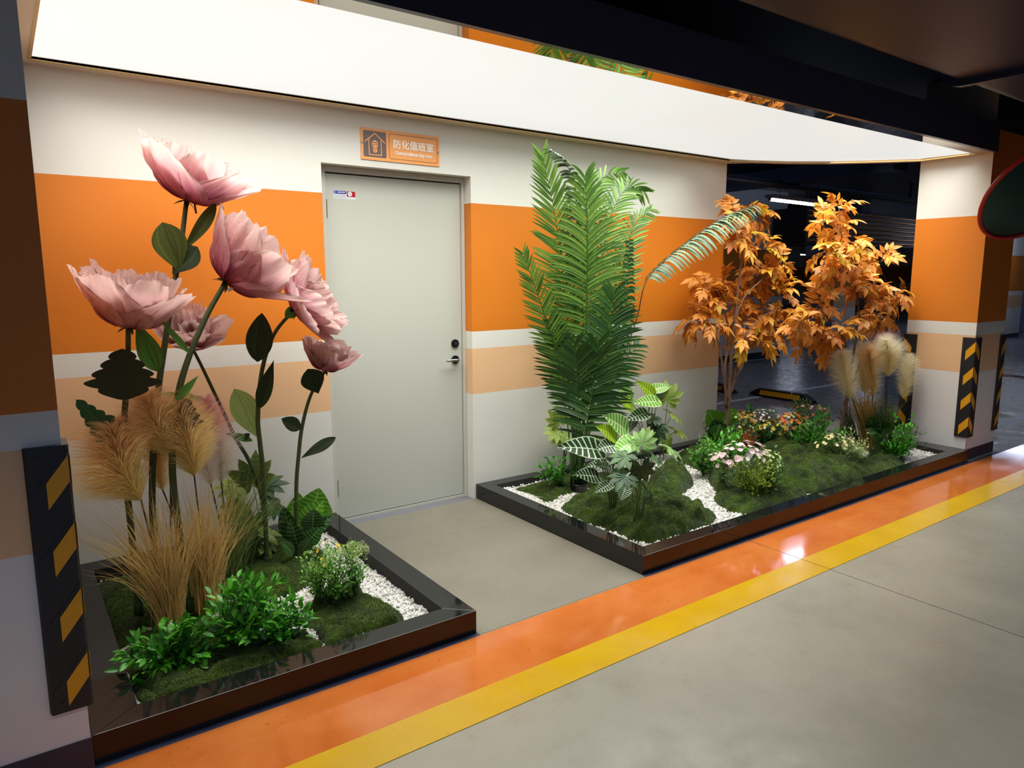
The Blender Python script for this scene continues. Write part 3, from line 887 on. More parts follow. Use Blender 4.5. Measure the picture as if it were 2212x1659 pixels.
def tubes_part(name, lines, r, mat, parent, n=6):
    off = np.array(parent.location)
    for L in lines:
        m = MB(); m.tube(np.asarray(L)-off, r, n); m.build(name, mat, parent, True)


def rand_dirs(n, up=0.0):
    v = np.random.normal(size=(n, 3)); v[:, 2] += up
    return unit(v)


PXM = lambda p: FPX/float((np.asarray(p)-CAM) @ FW)     # photograph pixels per metre at a point
M_STEM = plain('green_stem', srgb(70, 92, 40), 0.5, var=0.4, vscale=40)
M_STEMD = plain('dark_stem', srgb(52, 40, 26), 0.5, var=0.3, vscale=40)
M_BARK = plain('brown_bark', srgb(120, 88, 66), 0.75, var=0.45, vscale=50, bump=0.6, bscale=70)

# ------------------------------------------------------------------ moss and pebbles
def mossmat():
    t = NT('moss'); W = t.world()
    c = t.mix(t.rng(t.noise(9, 5, W, 0.65), 0.35, 0.68, 0, 1), srgb(26, 40, 8), srgb(72, 96, 18))
    c = t.mix(t.rng(t.noise(160, 3, W), 0.4, 0.7, 0, 0.6), c, srgb(24, 34, 8))
    c = t.mix(t.rng(t.noise(4, 3, W), 0.62, 0.75, 0, 0.45), c, srgb(78, 72, 20))
    t.set(col=c, rough=0.95, spec=0.1, sheen=0.15)
    t.bump(t.math('ADD', t.noise(120, 4, W, 0.7), t.math('MULTIPLY', t.noise(35, 4, W), 1.5)), 0.9, 0.006)
    return t.mat
M_MOSS = mossmat()
def fuzzmat():
    t = NT('moss_fuzz'); W = t.world()
    geo = t.n('ShaderNodeNewGeometry')
    c = t.mix(geo.outputs['Random Per Island'], srgb(38, 58, 10), srgb(94, 122, 24))
    c = t.mix(t.rng(t.noise(5, 4, W), 0.4, 0.7, 0, 0.6), c, srgb(50, 62, 14))
    t.set(col=c, rough=0.9, spec=0.1)
    return t.mat
M_FUZZ = fuzzmat()
M_BACKING = plain('moss_backing', srgb(58, 46, 24), 0.95, var=0.4, vscale=60)
MOSS_POLYS = []

def in_poly(P, poly):
    poly = np.asarray(poly)[:, :2]; x, y = P[:, 0], P[:, 1]
    ins = np.zeros(len(P), bool); j = len(poly)-1
    for i in range(len(poly)):
        xi, yi = poly[i]; xj, yj = poly[j]
        c = ((yi > y) != (yj > y)) & (x < (xj-xi)*(y-yi)/(yj-yi+1e-12)+xi)
        ins ^= c; j = i
    return ins

def clampin(p, box):
    x0, x1, y0, y1 = box
    x, y = min(max(p[0], x0), x1), min(max(p[1], y0), y1)
    if x > 3.3 and box is BOX2:      # stay inside the curved back of the long planter
        for (ax, ay), (bx, by) in zip(P2i[2:8], P2i[3:8]):
            ex, ey = bx-ax, by-ay; nx, ny = ey, -ex; L = math.hypot(nx, ny); nx, ny = nx/L, ny/L
            d = (x-ax)*nx+(y-ay)*ny
            if d > -0.01: x, y = x-(d+0.01)*nx, y-(d+0.01)*ny
    return x, y
BOX1 = (-1.243, -0.112, -1.425, -0.128)
BOX2 = (1.092, 4.48, -1.435, -0.102)

def moss(label, pts, h, box, z0=0.03, nr=34, na=150, bump=0.026, scale=9.0, power=2.2, fuzz=26000, group='moss pieces', sd=1, tilt=(0, 0)):
    seed(sd)
    poly = [clampin(p, box) for p in pts]
    P = np.array(poly); c = P.mean(0)
    ang = np.linspace(0, 2*math.pi, na, endpoint=False)
    R = np.zeros(na)
    Q = np.vstack([P, P[:1]])-c
    for k, a_ in enumerate(ang):
        dx, dy = math.cos(a_), math.sin(a_); best = 0
        for i in range(len(P)):
            (x1, y1), (x2, y2) = Q[i], Q[i+1]
            ex, ey = x2-x1, y2-y1; den = dx*ey-dy*ex
            if abs(den) < 1e-9: continue
            t = (x1*ey-y1*ex)/den; s = (x1*dy-y1*dx)/den
            if t > 0 and -1e-6 <= s <= 1+1e-6: best = max(best, t)
        R[k] = best
    R = (np.roll(R, 1)+2*R+np.roll(R, -1))/4*1.03
    for k, a_ in enumerate(ang): R[k] *= 1+0.03*noise.noise(Vector((c[0]*3+2*math.cos(a_)*4, 4*math.sin(a_), sd)))
    MOSS_POLYS.append(np.stack([c[0]+R*0.985*np.cos(ang), c[1]+R*0.985*np.sin(ang)], 1))
    V = []
    for i in range(nr+1):
        q = (i/nr)**0.85
        for k, a_ in enumerate(ang):
            x, y = clampin((c[0]+R[k]*q*math.cos(a_), c[1]+R[k]*q*math.sin(a_)), box)
            e = (1-q**power)**0.5 if q < 1 else 0
            v = Vector((x*scale, y*scale, sd*3.1))
            w = v+Vector((noise.noise(v*0.7), noise.noise(v*0.7+Vector((9, 3, 1))), 0))*0.9
            b = abs(noise.noise(w))*1.8+0.45*abs(noise.noise(w*2.3))+0.22*abs(noise.noise(w*5.5))
            V.append((x, y, z0+(h+tilt[0]*(x-c[0])+tilt[1]*(y-c[1]))*e+bump*(b-0.25)*min(1, e*2.0)+0.004*e))
    # skirt
    for k, a_ in enumerate(ang): V.append((c[0]+R[k]*0.98*math.cos(a_), c[1]+R[k]*0.98*math.sin(a_), 0.021))
    V = np.array(V)
    F = [(i*na+k, i*na+(k+1) % na, (i+1)*na+(k+1) % na, (i+1)*na+k) for i in range(nr+1) for k in range(na)]
    F = np.array(F)[:, ::-1]
    t = thing('moss_mat', label, 'moss', (float(c[0]), float(c[1]), 0.02), group)
    me = mesh_np('moss_mat', V-np.array(t.location), F, [M_MOSS, M_BACKING], midx=np.array([0]*(nr*na)+[1]*na))
    link(bpy.data.objects.new('moss_surface', me), t)
    # short velvety fuzz
    area = 0.5*np.sum(R*R)*2*math.pi/na
    n = int(area*fuzz*1.6)
    fi = np.random.randint(0, nr*na, n*2)
    quad = V[F[fi]]
    A = np.linalg.norm(np.cross(quad[:, 1]-quad[:, 0], quad[:, 3]-quad[:, 0]), axis=1)
    keep = np.random.rand(len(A)) < A/np.percentile(A, 90)
    quad = quad[keep][:n]; n = len(quad)
    a_, b_ = np.random.rand(n, 1), np.random.rand(n, 1)
    p = quad[:, 0]*(1-a_)*(1-b_)+quad[:, 1]*a_*(1-b_)+quad[:, 2]*a_*b_+quad[:, 3]*(1-a_)*b_
    nn = unit(np.cross(quad[:, 1]-quad[:, 0], quad[:, 3]-quad[:, 0]))
    nn = np.where(nn[:, 2:3] < 0, -nn, nn)
    d = unit(nn+np.random.normal(size=(n, 3))*0.45); s = unit(np.cross(d, np.random.normal(size=(n, 3))))
    hgt = np.random.uniform(0.003, 0.007, (n, 1)); wd = 0.0016
    V2 = np.stack([p-s*wd, p+s*wd, p+d*hgt], 1).reshape(-1, 3)
    F2 = np.arange(n*3).reshape(-1, 3)
    o = bpy.data.objects.new('moss_fuzz', mesh_np('moss_fuzz', V2-np.array(t.location), F2, M_FUZZ, smooth=False))
    link(o, t); o['kind'] = 'stuff'
    return t


def pebbles(name, label, interior, z, n, r=(0.0045, 0.009), sd=5, avoid=True, extra=None):
    seed(sd)
    I = np.asarray(interior); lo, hi = I.min(0), I.max(0)
    P = np.random.uniform(lo, hi, (n, 2))
    P = P[in_poly(P, I)]
    if avoid:
        for q in MOSS_POLYS: 
            cc = q.mean(0)
            P = P[~in_poly(P, cc+(q-cc)*0.96)]
    if extra is not None: P = np.vstack([P, extra])
    n = len(P)
    t = (1+5**0.5)/2
    iv = unit(np.array([(-1, t, 0), (1, t, 0), (-1, -t, 0), (1, -t, 0), (0, -1, t), (0, 1, t), (0, -1, -t), (0, 1, -t), (t, 0, -1), (t, 0, 1), (-t, 0, -1), (-t, 0, 1)], float))
    fi = np.array([(0, 11, 5), (0, 5, 1), (0, 1, 7), (0, 7, 10), (0, 10, 11), (1, 5, 9), (5, 11, 4), (11, 10, 2), (10, 7, 6), (7, 1, 8), (3, 9, 4), (3, 4, 2), (3, 2, 6), (3, 6, 8), (3, 8, 9), (4, 9, 5), (2, 4, 11), (6, 2, 10), (8, 6, 7), (9, 8, 1)])
    s = np.random.uniform(*r, (n, 1, 1))
    ax = np.random.uniform(0.65, 1.25, (n, 1, 3))
    Rm = basis(rand_dirs(n), rand_dirs(n))
    jit = 1+np.random.uniform(-0.18, 0.18, (n, 12, 1))
    V = np.einsum('nij,nkj->nki', Rm, iv[None]*ax*jit)*s
    zz = z+np.random.uniform(-0.006, 0.006, n)
    V = V+np.stack([P[:, 0], P[:, 1], zz], 1)[:, None, :]
    F = (fi[None]+(np.arange(n)*12)[:, None, None]).reshape(-1, 3)
    tm_ = NT(name); geo = tm_.n('ShaderNodeNewGeometry')
    tm_.set(col=tm_.mix(geo.outputs['Random Per Island'], srgb(205, 203, 194), srgb(242, 241, 236)), rough=0.75)
    o = bpy.data.objects.new(name, mesh_np(name, V.reshape(-1, 3), F, tm_.mat, smooth=False))
    link(o); tag(o, label, 'pebbles', None, 'stuff')
    # filler bed right under the stones
    return o


# ------------------------------------------------------------------ shrubs
LEAFS = {}
def leaf_mesh(key, mat, **kw):
    k = (key, mat.name)
    if k not in LEAFS:
        out = []
        for i in range(3):
            kk = dict(kw); kk['droop'] = kk.get('droop', 0.2)*(0.6+0.5*i)
            V, F, uv = leaf_np(1.0, **kk); out.append(mesh_np('leaf', V, F, mat, uv))
        LEAFS[k] = out
    return LEAFS[k]


def shrub(label, base, crown, rad, nstems, nleaf, mat, size, shape='oval', W=0.42, objs=False, flowers=None, name='leafy_shrub', group=None, sd=1, stem=M_STEM, start=0.3, lift=0.5, stemr=0.0018, cap=290, whorl=3, rise=0.5):
    """stems fan out of one foot and carry leaves; crown centre and radii in metres"""
    seed(sd)
    base = np.asarray(base, float); crown = np.asarray(crown, float); rad = np.asarray(rad, float)
    t = thing(name, label, 'plant', tuple(base), group)
    tips = []
    nstems = int(nstems*1.8); nleaf = int(nleaf*2.3); jit = 0.2
    while len(tips) < nstems:
        v = np.random.uniform(-1, 1, 3)
        if v @ v < 1 and v[2] > -0.75: tips.append(crown+v/max(0.55, np.linalg.norm(v))**0.5*rad)
    P, D, U = [], [], []
    lines = []
    for tp in tips:
        midp = base*0.5+tp*0.5+np.array([(tp-base)[0]*-0.12, (tp-base)[1]*-0.12, 0.12*np.linalg.norm(tp-base)*rise])
        L = catmull([base+np.random.normal(size=3)*0.004*np.array([1, 1, 0]), midp, tp], 6)
        lines.append(L)
        T = unit(np.gradient(L, axis=0))
        k = max(3, int(nleaf/nstems))
        for i in range(k):
            s = start+(1-start)*(i+0.5)/k
            q = s*(len(L)-1); a0 = int(q); f = q-a0; a1 = min(a0+1, len(L)-1)
            p = L[a0]*(1-f)+L[a1]*f; tg = T[a0]
            ph = i*2.4+random.random()
            h = unit(np.cross(tg, (0.3, 0.2, 1.0))); h2 = np.cross(tg, h)
            out = h*math.cos(ph)+h2*math.sin(ph)
            d = unit(tg*(0.35+0.6*s)+out*random.uniform(0.6, 1.0)+np.array([0, 0, 0.25]))
            P.append(p+np.random.normal(size=3)*rad*jit*s); D.append(d); U.append(unit(tg*lift+np.array([0, 0, 1.0])+np.random.normal(size=3)*0.25))
        for _ in range(2):
            P.append(L[-1]); D.append(unit(T[-1]+np.random.normal(size=3)*0.35)); U.append(unit(np.array([0, 0, 1])+np.random.normal(size=3)*0.4))
    P, D, U = map(np.array, (P, D, U)); S = np.random.uniform(size*0.7, size*1.15, len(P))
    kw = dict(W=W, shape=shape, nl=4, nw=1, fold=0.3, droop=0.25)
    if objs:
        perm = np.random.permutation(len(P)); idx = perm[:cap]
        if len(perm) > cap:
            r_ = perm[cap:]
            joined('foliage', scatter(leaf_np(1.0, **kw), P[r_], D[r_], U[r_], S[r_]), mat, t)
        part_copies('leaf', leaf_mesh(shape+str(W), mat, **kw), t, P[idx], D[idx], U[idx], S[idx])
    else:
        joined('foliage', scatter(leaf_np(1.0, **kw), P, D, U, S), mat, t)
    st = cat(*[(lambda q: (q[0], np.array([f for f in q[1] if len(f) == 4]), q[2]))(tube_np(L, [stemr*1.3, stemr*0.5], 4, False)) for L in lines])
    joined('stems', st, stem, t)
    if flowers:
        for fl in flowers:
            n, fmat, fs, kind = fl[:4]
            zone = fl[4] if len(fl) > 4 else (0.0, 1.0)
            v = rand_dirs(n, 0.7); v[:, 2] = np.abs(v[:, 2])*0.9
            v = v*np.array([1, 1, 1])
            Pf = crown+v*rad*np.random.uniform(0.85, 1.08, (n, 1))
            Df = unit(v+np.array([0, -0.35, 0.5]))
            part_copies('blossom', blossom_mesh(kind, fmat), t, Pf, unit(np.cross(Df, rand_dirs(n))), Df, np.random.uniform(fs*0.75, fs*1.2, n))
    return t


BLOS = {}
def blossom_mesh(kind, mat):
    k = (kind, mat.name)
    if k in BLOS: return BLOS[k]
    out = []
    for s in range(2):
        ds = []
        if kind == 'daisy':       # open flower of 7 petals with a raised heart
            for i in range(7):
                a_ = 2*math.pi*i/7; V, F, uv = leaf_np(0.5, 0.36, 'round', 4, 1, 0.1, -0.3-0.3*s)
                c, s_ = math.cos(a_), math.sin(a_); ds.append((np.stack([V[:, 0]*c-V[:, 1]*s_, V[:, 0]*s_+V[:, 1]*c, V[:, 2]], -1), F, uv))
        else:                     # ball of small florets
            n = 26
            for i in range(n):
                z = 1-2*(i+0.5)/n
                if z < -0.4: continue
                ph = i*2.39996; r_ = math.sqrt(1-z*z); d = np.array([r_*math.cos(ph), r_*math.sin(ph), z])
                V, F, uv = leaf_np(0.3, 0.22, 'oval', 2, 1, 0.2, 0.1)
                B = basis(unit(d+np.random.normal(size=3)*0.4), rand_dirs(1))[0]
                ds.append(((B @ V.T).T+d*0.28, F, uv))
        V, F, uv = cat(*ds); out.append(mesh_np('blossom', V, F, mat, uv))
    BLOS[k] = out
    return out


def big_leaf(parent, name, mat, base, tip, wpx, y, y2=None, shape='oval', face=(0.0, -0.25, 0.35), fold=0.15, droop=0.12, nl=12, nw=3, wave=0.0, toothed=0.0, nt=5, color=None, curl=0.0):
    """a leaf spanned between two photograph points at depths y and y2"""
    B = Y(*base, y); T = Y(*tip, y if y2 is None else y2)
    L = np.linalg.norm(T-B); Wm = wpx/PXM((B+T)/2)
    V, F, uv = leaf_np(1.0, Wm/L, shape, nl, nw, fold, droop, wave, toothed, nt)
    # bring the drooped tip back on the line base-tip
    V[:, 2] += droop*0.6*V[:, 1]
    n = unit(unit(CAM-(B+T)/2)+np.asarray(face))
    o = bpy.data.objects.new(name, mesh_np(name, V, F, mat, uv))
    o.parent = parent; o.matrix_local = mat4(B-np.array(parent.location), T-B, n, L)
    if color: o.color = color
    COL.objects.link(o)
    return B, T, o
# ================================================================== MOSS AND PEBBLES
g1 = lambda L: [G(x, y, 0.05)[:2] for x, y in L]
g2 = lambda L: [G(x, y, 0.07)[:2] for x, y in L]
moss('flat moss sheet along the left edge of the small planter', g1([(205, 1236), (330, 1222), (430, 1232), (480, 1290), (440, 1330), (370, 1350), (300, 1350), (262, 1400)]), 0.035, BOX1, sd=2)
moss('dark moss cushion at the front left, under the trailing sprigs', g1([(268, 1410), (300, 1365), (420, 1330), (520, 1340), (600, 1385), (590, 1440), (470, 1500), (340, 1530), (300, 1500)]), 0.03, BOX1, sd=3)
moss('moss cushion behind the green sprigs, under the broad-leaved plants', g1([(430, 1240), (560, 1170), (650, 1165), (700, 1195), (690, 1240), (640, 1275), (560, 1300), (480, 1290)]), 0.07, BOX1, sd=4)
moss('moss strip at the back of the small planter beneath the pink flowers', g1([(330, 1215), (450, 1180), (560, 1150), (650, 1140), (640, 1165), (560, 1180), (440, 1235), (380, 1240)]), 0.05, BOX1, sd=5, nr=20)
moss('thick square moss tile below the white-tipped round shrub', g1([(663, 1338), (720, 1303), (790, 1283), (822, 1300), (872, 1333), (858, 1345), (780, 1365), (708, 1388)]), 0.04, BOX1, sd=6, bump=0.014, power=6)
moss('small moss piece by the front rim, left of the square tile', g1([(600, 1372), (660, 1365), (700, 1388), (640, 1412), (560, 1430), (560, 1395)]), 0.035, BOX1, sd=7, nr=20)
moss('low moss mound under the white-tipped round shrub', g1([(664, 1325), (690, 1290), (740, 1275), (785, 1280), (760, 1300), (700, 1322)]), 0.065, BOX1, sd=8, nr=20)

moss('flat moss sheet in the left back corner of the long planter', g2([(1087, 1048), (1160, 1075), (1188, 1088), (1195, 1072), (1240, 1064), (1330, 1035), (1400, 1000), (1240, 1015), (1130, 1032)]), 0.043, BOX2, sd=11)
moss('large moss mound at the front left corner of the long planter', g2([(1210, 1097), (1268, 1128), (1300, 1138), (1366, 1164), (1400, 1172), (1470, 1152), (1538, 1130), (1548, 1116), (1510, 1098), (1462, 1076), (1440, 1060), (1340, 1046), (1260, 1068)]), 0.138, BOX2, sd=12, nr=50, na=240, bump=0.042)
moss('steep moss hump left of the white pebble stream', g2([(1400, 1040), (1440, 1010), (1452, 1006), (1480, 1020), (1498, 1046), (1466, 1072), (1440, 1066)]), 0.145, BOX2, sd=13)
moss('moss sheet against the wall behind the pebble stream', g2([(1458, 990), (1475, 965), (1560, 940), (1600, 945), (1600, 985), (1560, 1010), (1530, 1028), (1500, 1012)]), 0.109, BOX2, sd=14)
moss('small dark moss hump right of the pebble stream', g2([(1530, 1034), (1538, 1050), (1552, 1066), (1600, 1060), (1650, 1040), (1640, 1010), (1580, 1000), (1545, 1012)]), 0.102, BOX2, sd=15)
moss('low moss mound by the front rim, right of the pebble stream', g2([(1538, 1078), (1568, 1101), (1612, 1111), (1660, 1100), (1735, 1078), (1748, 1062), (1700, 1045), (1620, 1052), (1560, 1064)]), 0.094, BOX2, sd=16, nr=40, na=200, bump=0.024)
moss('broad moss hill between the two orange trees', g2([(1640, 1042), (1750, 1066), (1850, 1042), (1872, 1030), (1850, 1000), (1790, 985), (1720, 965), (1650, 960), (1620, 1000)]), 0.174, BOX2, sd=17, nr=50, na=240, bump=0.042)
moss('moss piece at the back edge under the flowering shrubs', g2([(1590, 965), (1620, 942), (1700, 940), (1760, 955), (1800, 972), (1780, 985), (1700, 970), (1640, 968)]), 0.072, BOX2, sd=18, nr=24)
moss('moss mound below the cream-flowered shrub', g2([(1770, 1000), (1790, 985), (1850, 985), (1890, 1005), (1900, 1022), (1860, 1040), (1800, 1030)]), 0.102, BOX2, sd=19)
moss('moss sheet at the right end below the round-leaved plant', g2([(1870, 1000), (1880, 965), (1930, 955), (1945, 975), (1958, 1002), (1920, 1018), (1880, 1026)]), 0.072, BOX2, sd=20)
MOSS_POLYS.append(np.array([(-1.26, -1.45), (-1.17, -1.45), (-1.17, -0.1), (-1.26, -0.1)]))
pebbles('white_pebbles', 'bright white pebbles filling the small planter between the moss pieces', P1i, 0.034, 17000, sd=5)
pebbles('white_pebbles', 'white pebble stream winding between the moss mounds of the long planter', P2i, 0.06, 34000, sd=6)
for (nm, I, z) in (('pebble_bed', P1i, 0.03), ('pebble_bed', P2i, 0.056)):
    m = MB(); m.prism([(x*0.999+0.0, y*0.999) for x, y in I], 0.0225, z); o = m.build(nm, plain('pebble_bed_white', srgb(190, 188, 178), 0.9, var=0.3, vscale=150)); tag(o, 'layer of white grit under the pebbles of the %s planter' % ('small' if I is P1i else 'long'), 'gravel', None, 'stuff')
# ================================================================== GIANT PINK FLOWERS
def petalmat():
    t = NT('pink_petal_paper'); uv = t.sep(t.n('ShaderNodeUVMap').outputs[0])
    oi = t.n('ShaderNodeObjectInfo')
    cv = t.n('ShaderNodeCombineXYZ'); t.put(cv.inputs[0], t.math('MULTIPLY', uv[0], 16.0)); t.put(cv.inputs[1], t.math('MULTIPLY', uv[1], 3.0)); t.put(cv.inputs[2], t.math('MULTIPLY', oi.outputs['Random'], 30.0))
    st = t.noise(1.0, 4, cv.outputs[0], 0.65)
    f = t.math('ADD', t.math('MULTIPLY', uv[1], 1.0), t.math('MULTIPLY_ADD', st, 0.6, -0.3))
    deep = t.mix(0.5, srgb(196, 84, 110), oi.outputs['Color'])
    c = t.ramp(t.rng(f, 0.0, 1.0, 0, 1), [(0.0, (0.42, 0.1, 0.15, 1)), (0.3, (0, 0, 0, 1)), (0.75, (0, 0, 0, 1)), (1.0, (0, 0, 0, 1))])
    lo = t.mix(t.rng(f, 0.0, 0.34, 0, 1), srgb(168, 62, 84), oi.outputs['Color'])
    c = t.mix(t.rng(f, 0.3, 0.95, 0, 1), lo, srgb(240, 208, 200))
    x = t.math('ABSOLUTE', t.math('MULTIPLY_ADD', uv[0], 2.0, -1.0))
    w3 = t.math('ABSOLUTE', t.math('SUBTRACT', x, t.math('MULTIPLY_ADD', uv[1], 0.25, 0.22)))
    ln = t.math('MULTIPLY', t.rng(w3, 0.008, 0.02, 0.75, 0), t.math('MULTIPLY', t.rng(uv[1], 0.22, 0.3, 0, 1), t.rng(uv[1], 0.66, 0.72, 1, 0)))
    c = t.mix(ln, c, srgb(150, 82, 84))
    t.set(col=c, rough=0.7, spec=0.2)
    cv2 = t.n('ShaderNodeCombineXYZ'); t.put(cv2.inputs[0], t.math('MULTIPLY', uv[0], 9.0)); t.put(cv2.inputs[1], t.math('MULTIPLY', uv[1], 4.0)); t.put(cv2.inputs[2], t.math('MULTIPLY', oi.outputs['Random'], 30.0))
    t.bump(t.math('ADD', t.noise(2.2, 5, cv2.outputs[0], 0.75), t.math('MULTIPLY', st, 0.6)), 1.0, 0.018)
    tr = t.n('ShaderNodeBsdfTranslucent'); t.put(tr.inputs[0], c)
    mx = t.n('ShaderNodeMixShader'); mx.inputs[0].default_value = 0.42
    t.t.links.new(t.b.outputs[0], mx.inputs[1]); t.t.links.new(tr.outputs[0], mx.inputs[2]); t.t.links.new(mx.outputs[0], t.t.nodes['Material Output'].inputs[0])
    return t.mat
M_PETAL = petalmat()
M_LEAFD = leafmat('dark_paper_leaf', srgb(44, 58, 22), srgb(60, 74, 28), srgb(38, 48, 20), 0, 0.0, 0.02, trans=0.1, rough=0.6)
def ribleaf(name, c1, c2):
    t = NT(name); uv = t.sep(t.n('ShaderNodeUVMap').outputs[0]); oi = t.n('ShaderNodeObjectInfo')
    cv = t.n('ShaderNodeCombineXYZ'); t.put(cv.inputs[0], t.math('MULTIPLY', uv[0], 14.0)); t.put(cv.inputs[1], t.math('MULTIPLY', uv[1], 1.2)); t.put(cv.inputs[2], t.math('MULTIPLY', oi.outputs['Random'], 9.0))
    nz = t.noise(1.0, 4, cv.outputs[0], 0.6)
    x = t.math('ABSOLUTE', t.math('MULTIPLY_ADD', uv[0], 2.0, -1.0))
    c = t.mix(t.rng(nz, 0.3, 0.7, 0, 1), c1, c2)
    c = t.mix(t.rng(x, 0.01, 0.04, 0.7, 0), c, tuple(q*0.5 for q in c1[:3])+(1,))
    t.set(col=c, rough=0.55, spec=0.3); t.bump(nz, 0.7, 0.006)
    tr = t.n('ShaderNodeBsdfTranslucent'); t.put(tr.inputs[0], c)
    mx = t.n('ShaderNodeMixShader'); mx.inputs[0].default_value = 0.15
    t.t.links.new(t.b.outputs[0], mx.inputs[1]); t.t.links.new(tr.outputs[0], mx.inputs[2]); t.t.links.new(mx.outputs[0], t.t.nodes['Material Output'].inputs[0])
    return t.mat
M_OLIVE = ribleaf('olive_ribbed_leaf', srgb(52, 66, 22), srgb(88, 100, 36))
M_GREENR = ribleaf('green_ribbed_leaf', srgb(58, 112, 34), srgb(104, 156, 60))
M_PALER = ribleaf('pale_ribbed_leaf', srgb(140, 178, 84), srgb(190, 216, 134))
M_DARKR = ribleaf('deep_green_ribbed_leaf', srgb(26, 42, 16), srgb(48, 64, 24))
M_FSTEM = plain('paper_stem', srgb(66, 78, 30), 0.65, var=0.4, vscale=60, bump=0.5, bscale=60)

def petal(Lp, Wp, phi, a0, a1, ruffle, sd_, power=1.0, twist=0.0):
    """petal in the flower's own frame (+Z = axis); a0/a1 = angle from the axis at the foot / the tip"""
    nv, nu = 20, 26
    v = np.linspace(0, 1, nv+1); u = np.linspace(-1, 1, nu+1)
    ang = np.radians(a0+(a1-a0)*v**power)
    dr = np.sin(ang)*Lp/nv; dz = np.cos(ang)*Lp/nv
    r = 0.008+np.concatenate([[0], np.cumsum(dr[:-1])]); z = np.concatenate([[0], np.cumsum(dz[:-1])])
    hw = Wp/2*(0.16+0.84*np.sin(math.pi/2*np.clip(v*1.45, 0, 1))**0.9)*(1-0.22*np.clip((v-0.7)/0.3, 0, 1)**2)
    VV, UU = np.meshgrid(v, u, indexing='ij')
    # rounded tip: outer columns end earlier
    VE = VV*(1-0.30*np.abs(UU)**3.2)
    rr = np.interp(VE, v, r); zz = np.interp(VE, v, z); hh = np.interp(VV, v, hw)
    X = UU*hh
    Rc = np.maximum(rr, 0.5*Wp)*1.0
    dl = X/Rc
    nz = np.zeros_like(VV); crk = np.zeros_like(VV); edge = np.zeros_like(VV)
    for i in range(nv+1):
        for j in range(nu+1):
            crk[i, j] = noise.noise(Vector((UU[i, j]*9+sd_*5, VV[i, j]*5, sd_*1.3)))
            nz[i, j] = noise.noise(Vector((UU[i, j]*4.5+sd_*3.3, VV[i, j]*1.6, sd_)))
            edge[i, j] = noise.noise(Vector((UU[i, j]*5+sd_, 7.1, sd_*1.7)))+0.55*noise.noise(Vector((UU[i, j]*11+sd_, VV[i, j]*2, sd_*2.7)))
    disp = nz*0.07*Lp*VV+crk*0.022*Lp*np.clip(VV*1.6, 0, 1)+edge*ruffle*Lp*VV**4
    zz = zz+edge*ruffle*0.6*Lp*VV**3
    # lateral arc around the flower's axis: centre of curvature sits Rc inside
    ph = phi+twist*VV
    cx_, cy_ = np.cos(ph)*(rr-Rc), np.sin(ph)*(rr-Rc)
    Xw = cx_+(Rc+disp)*np.cos(ph+dl); Yw = cy_+(Rc+disp)*np.sin(ph+dl)
    V = np.stack([Xw, Yw, zz], -1).reshape(-1, 3)
    m_ = nu+1
    F = np.array([(i*m_+j, i*m_+j+1, (i+1)*m_+j+1, (i+1)*m_+j) for i in range(nv) for j in range(nu)])
    uv = np.stack([(UU+1)/2, VV], -1).reshape(-1, 2)
    return V, F, uv

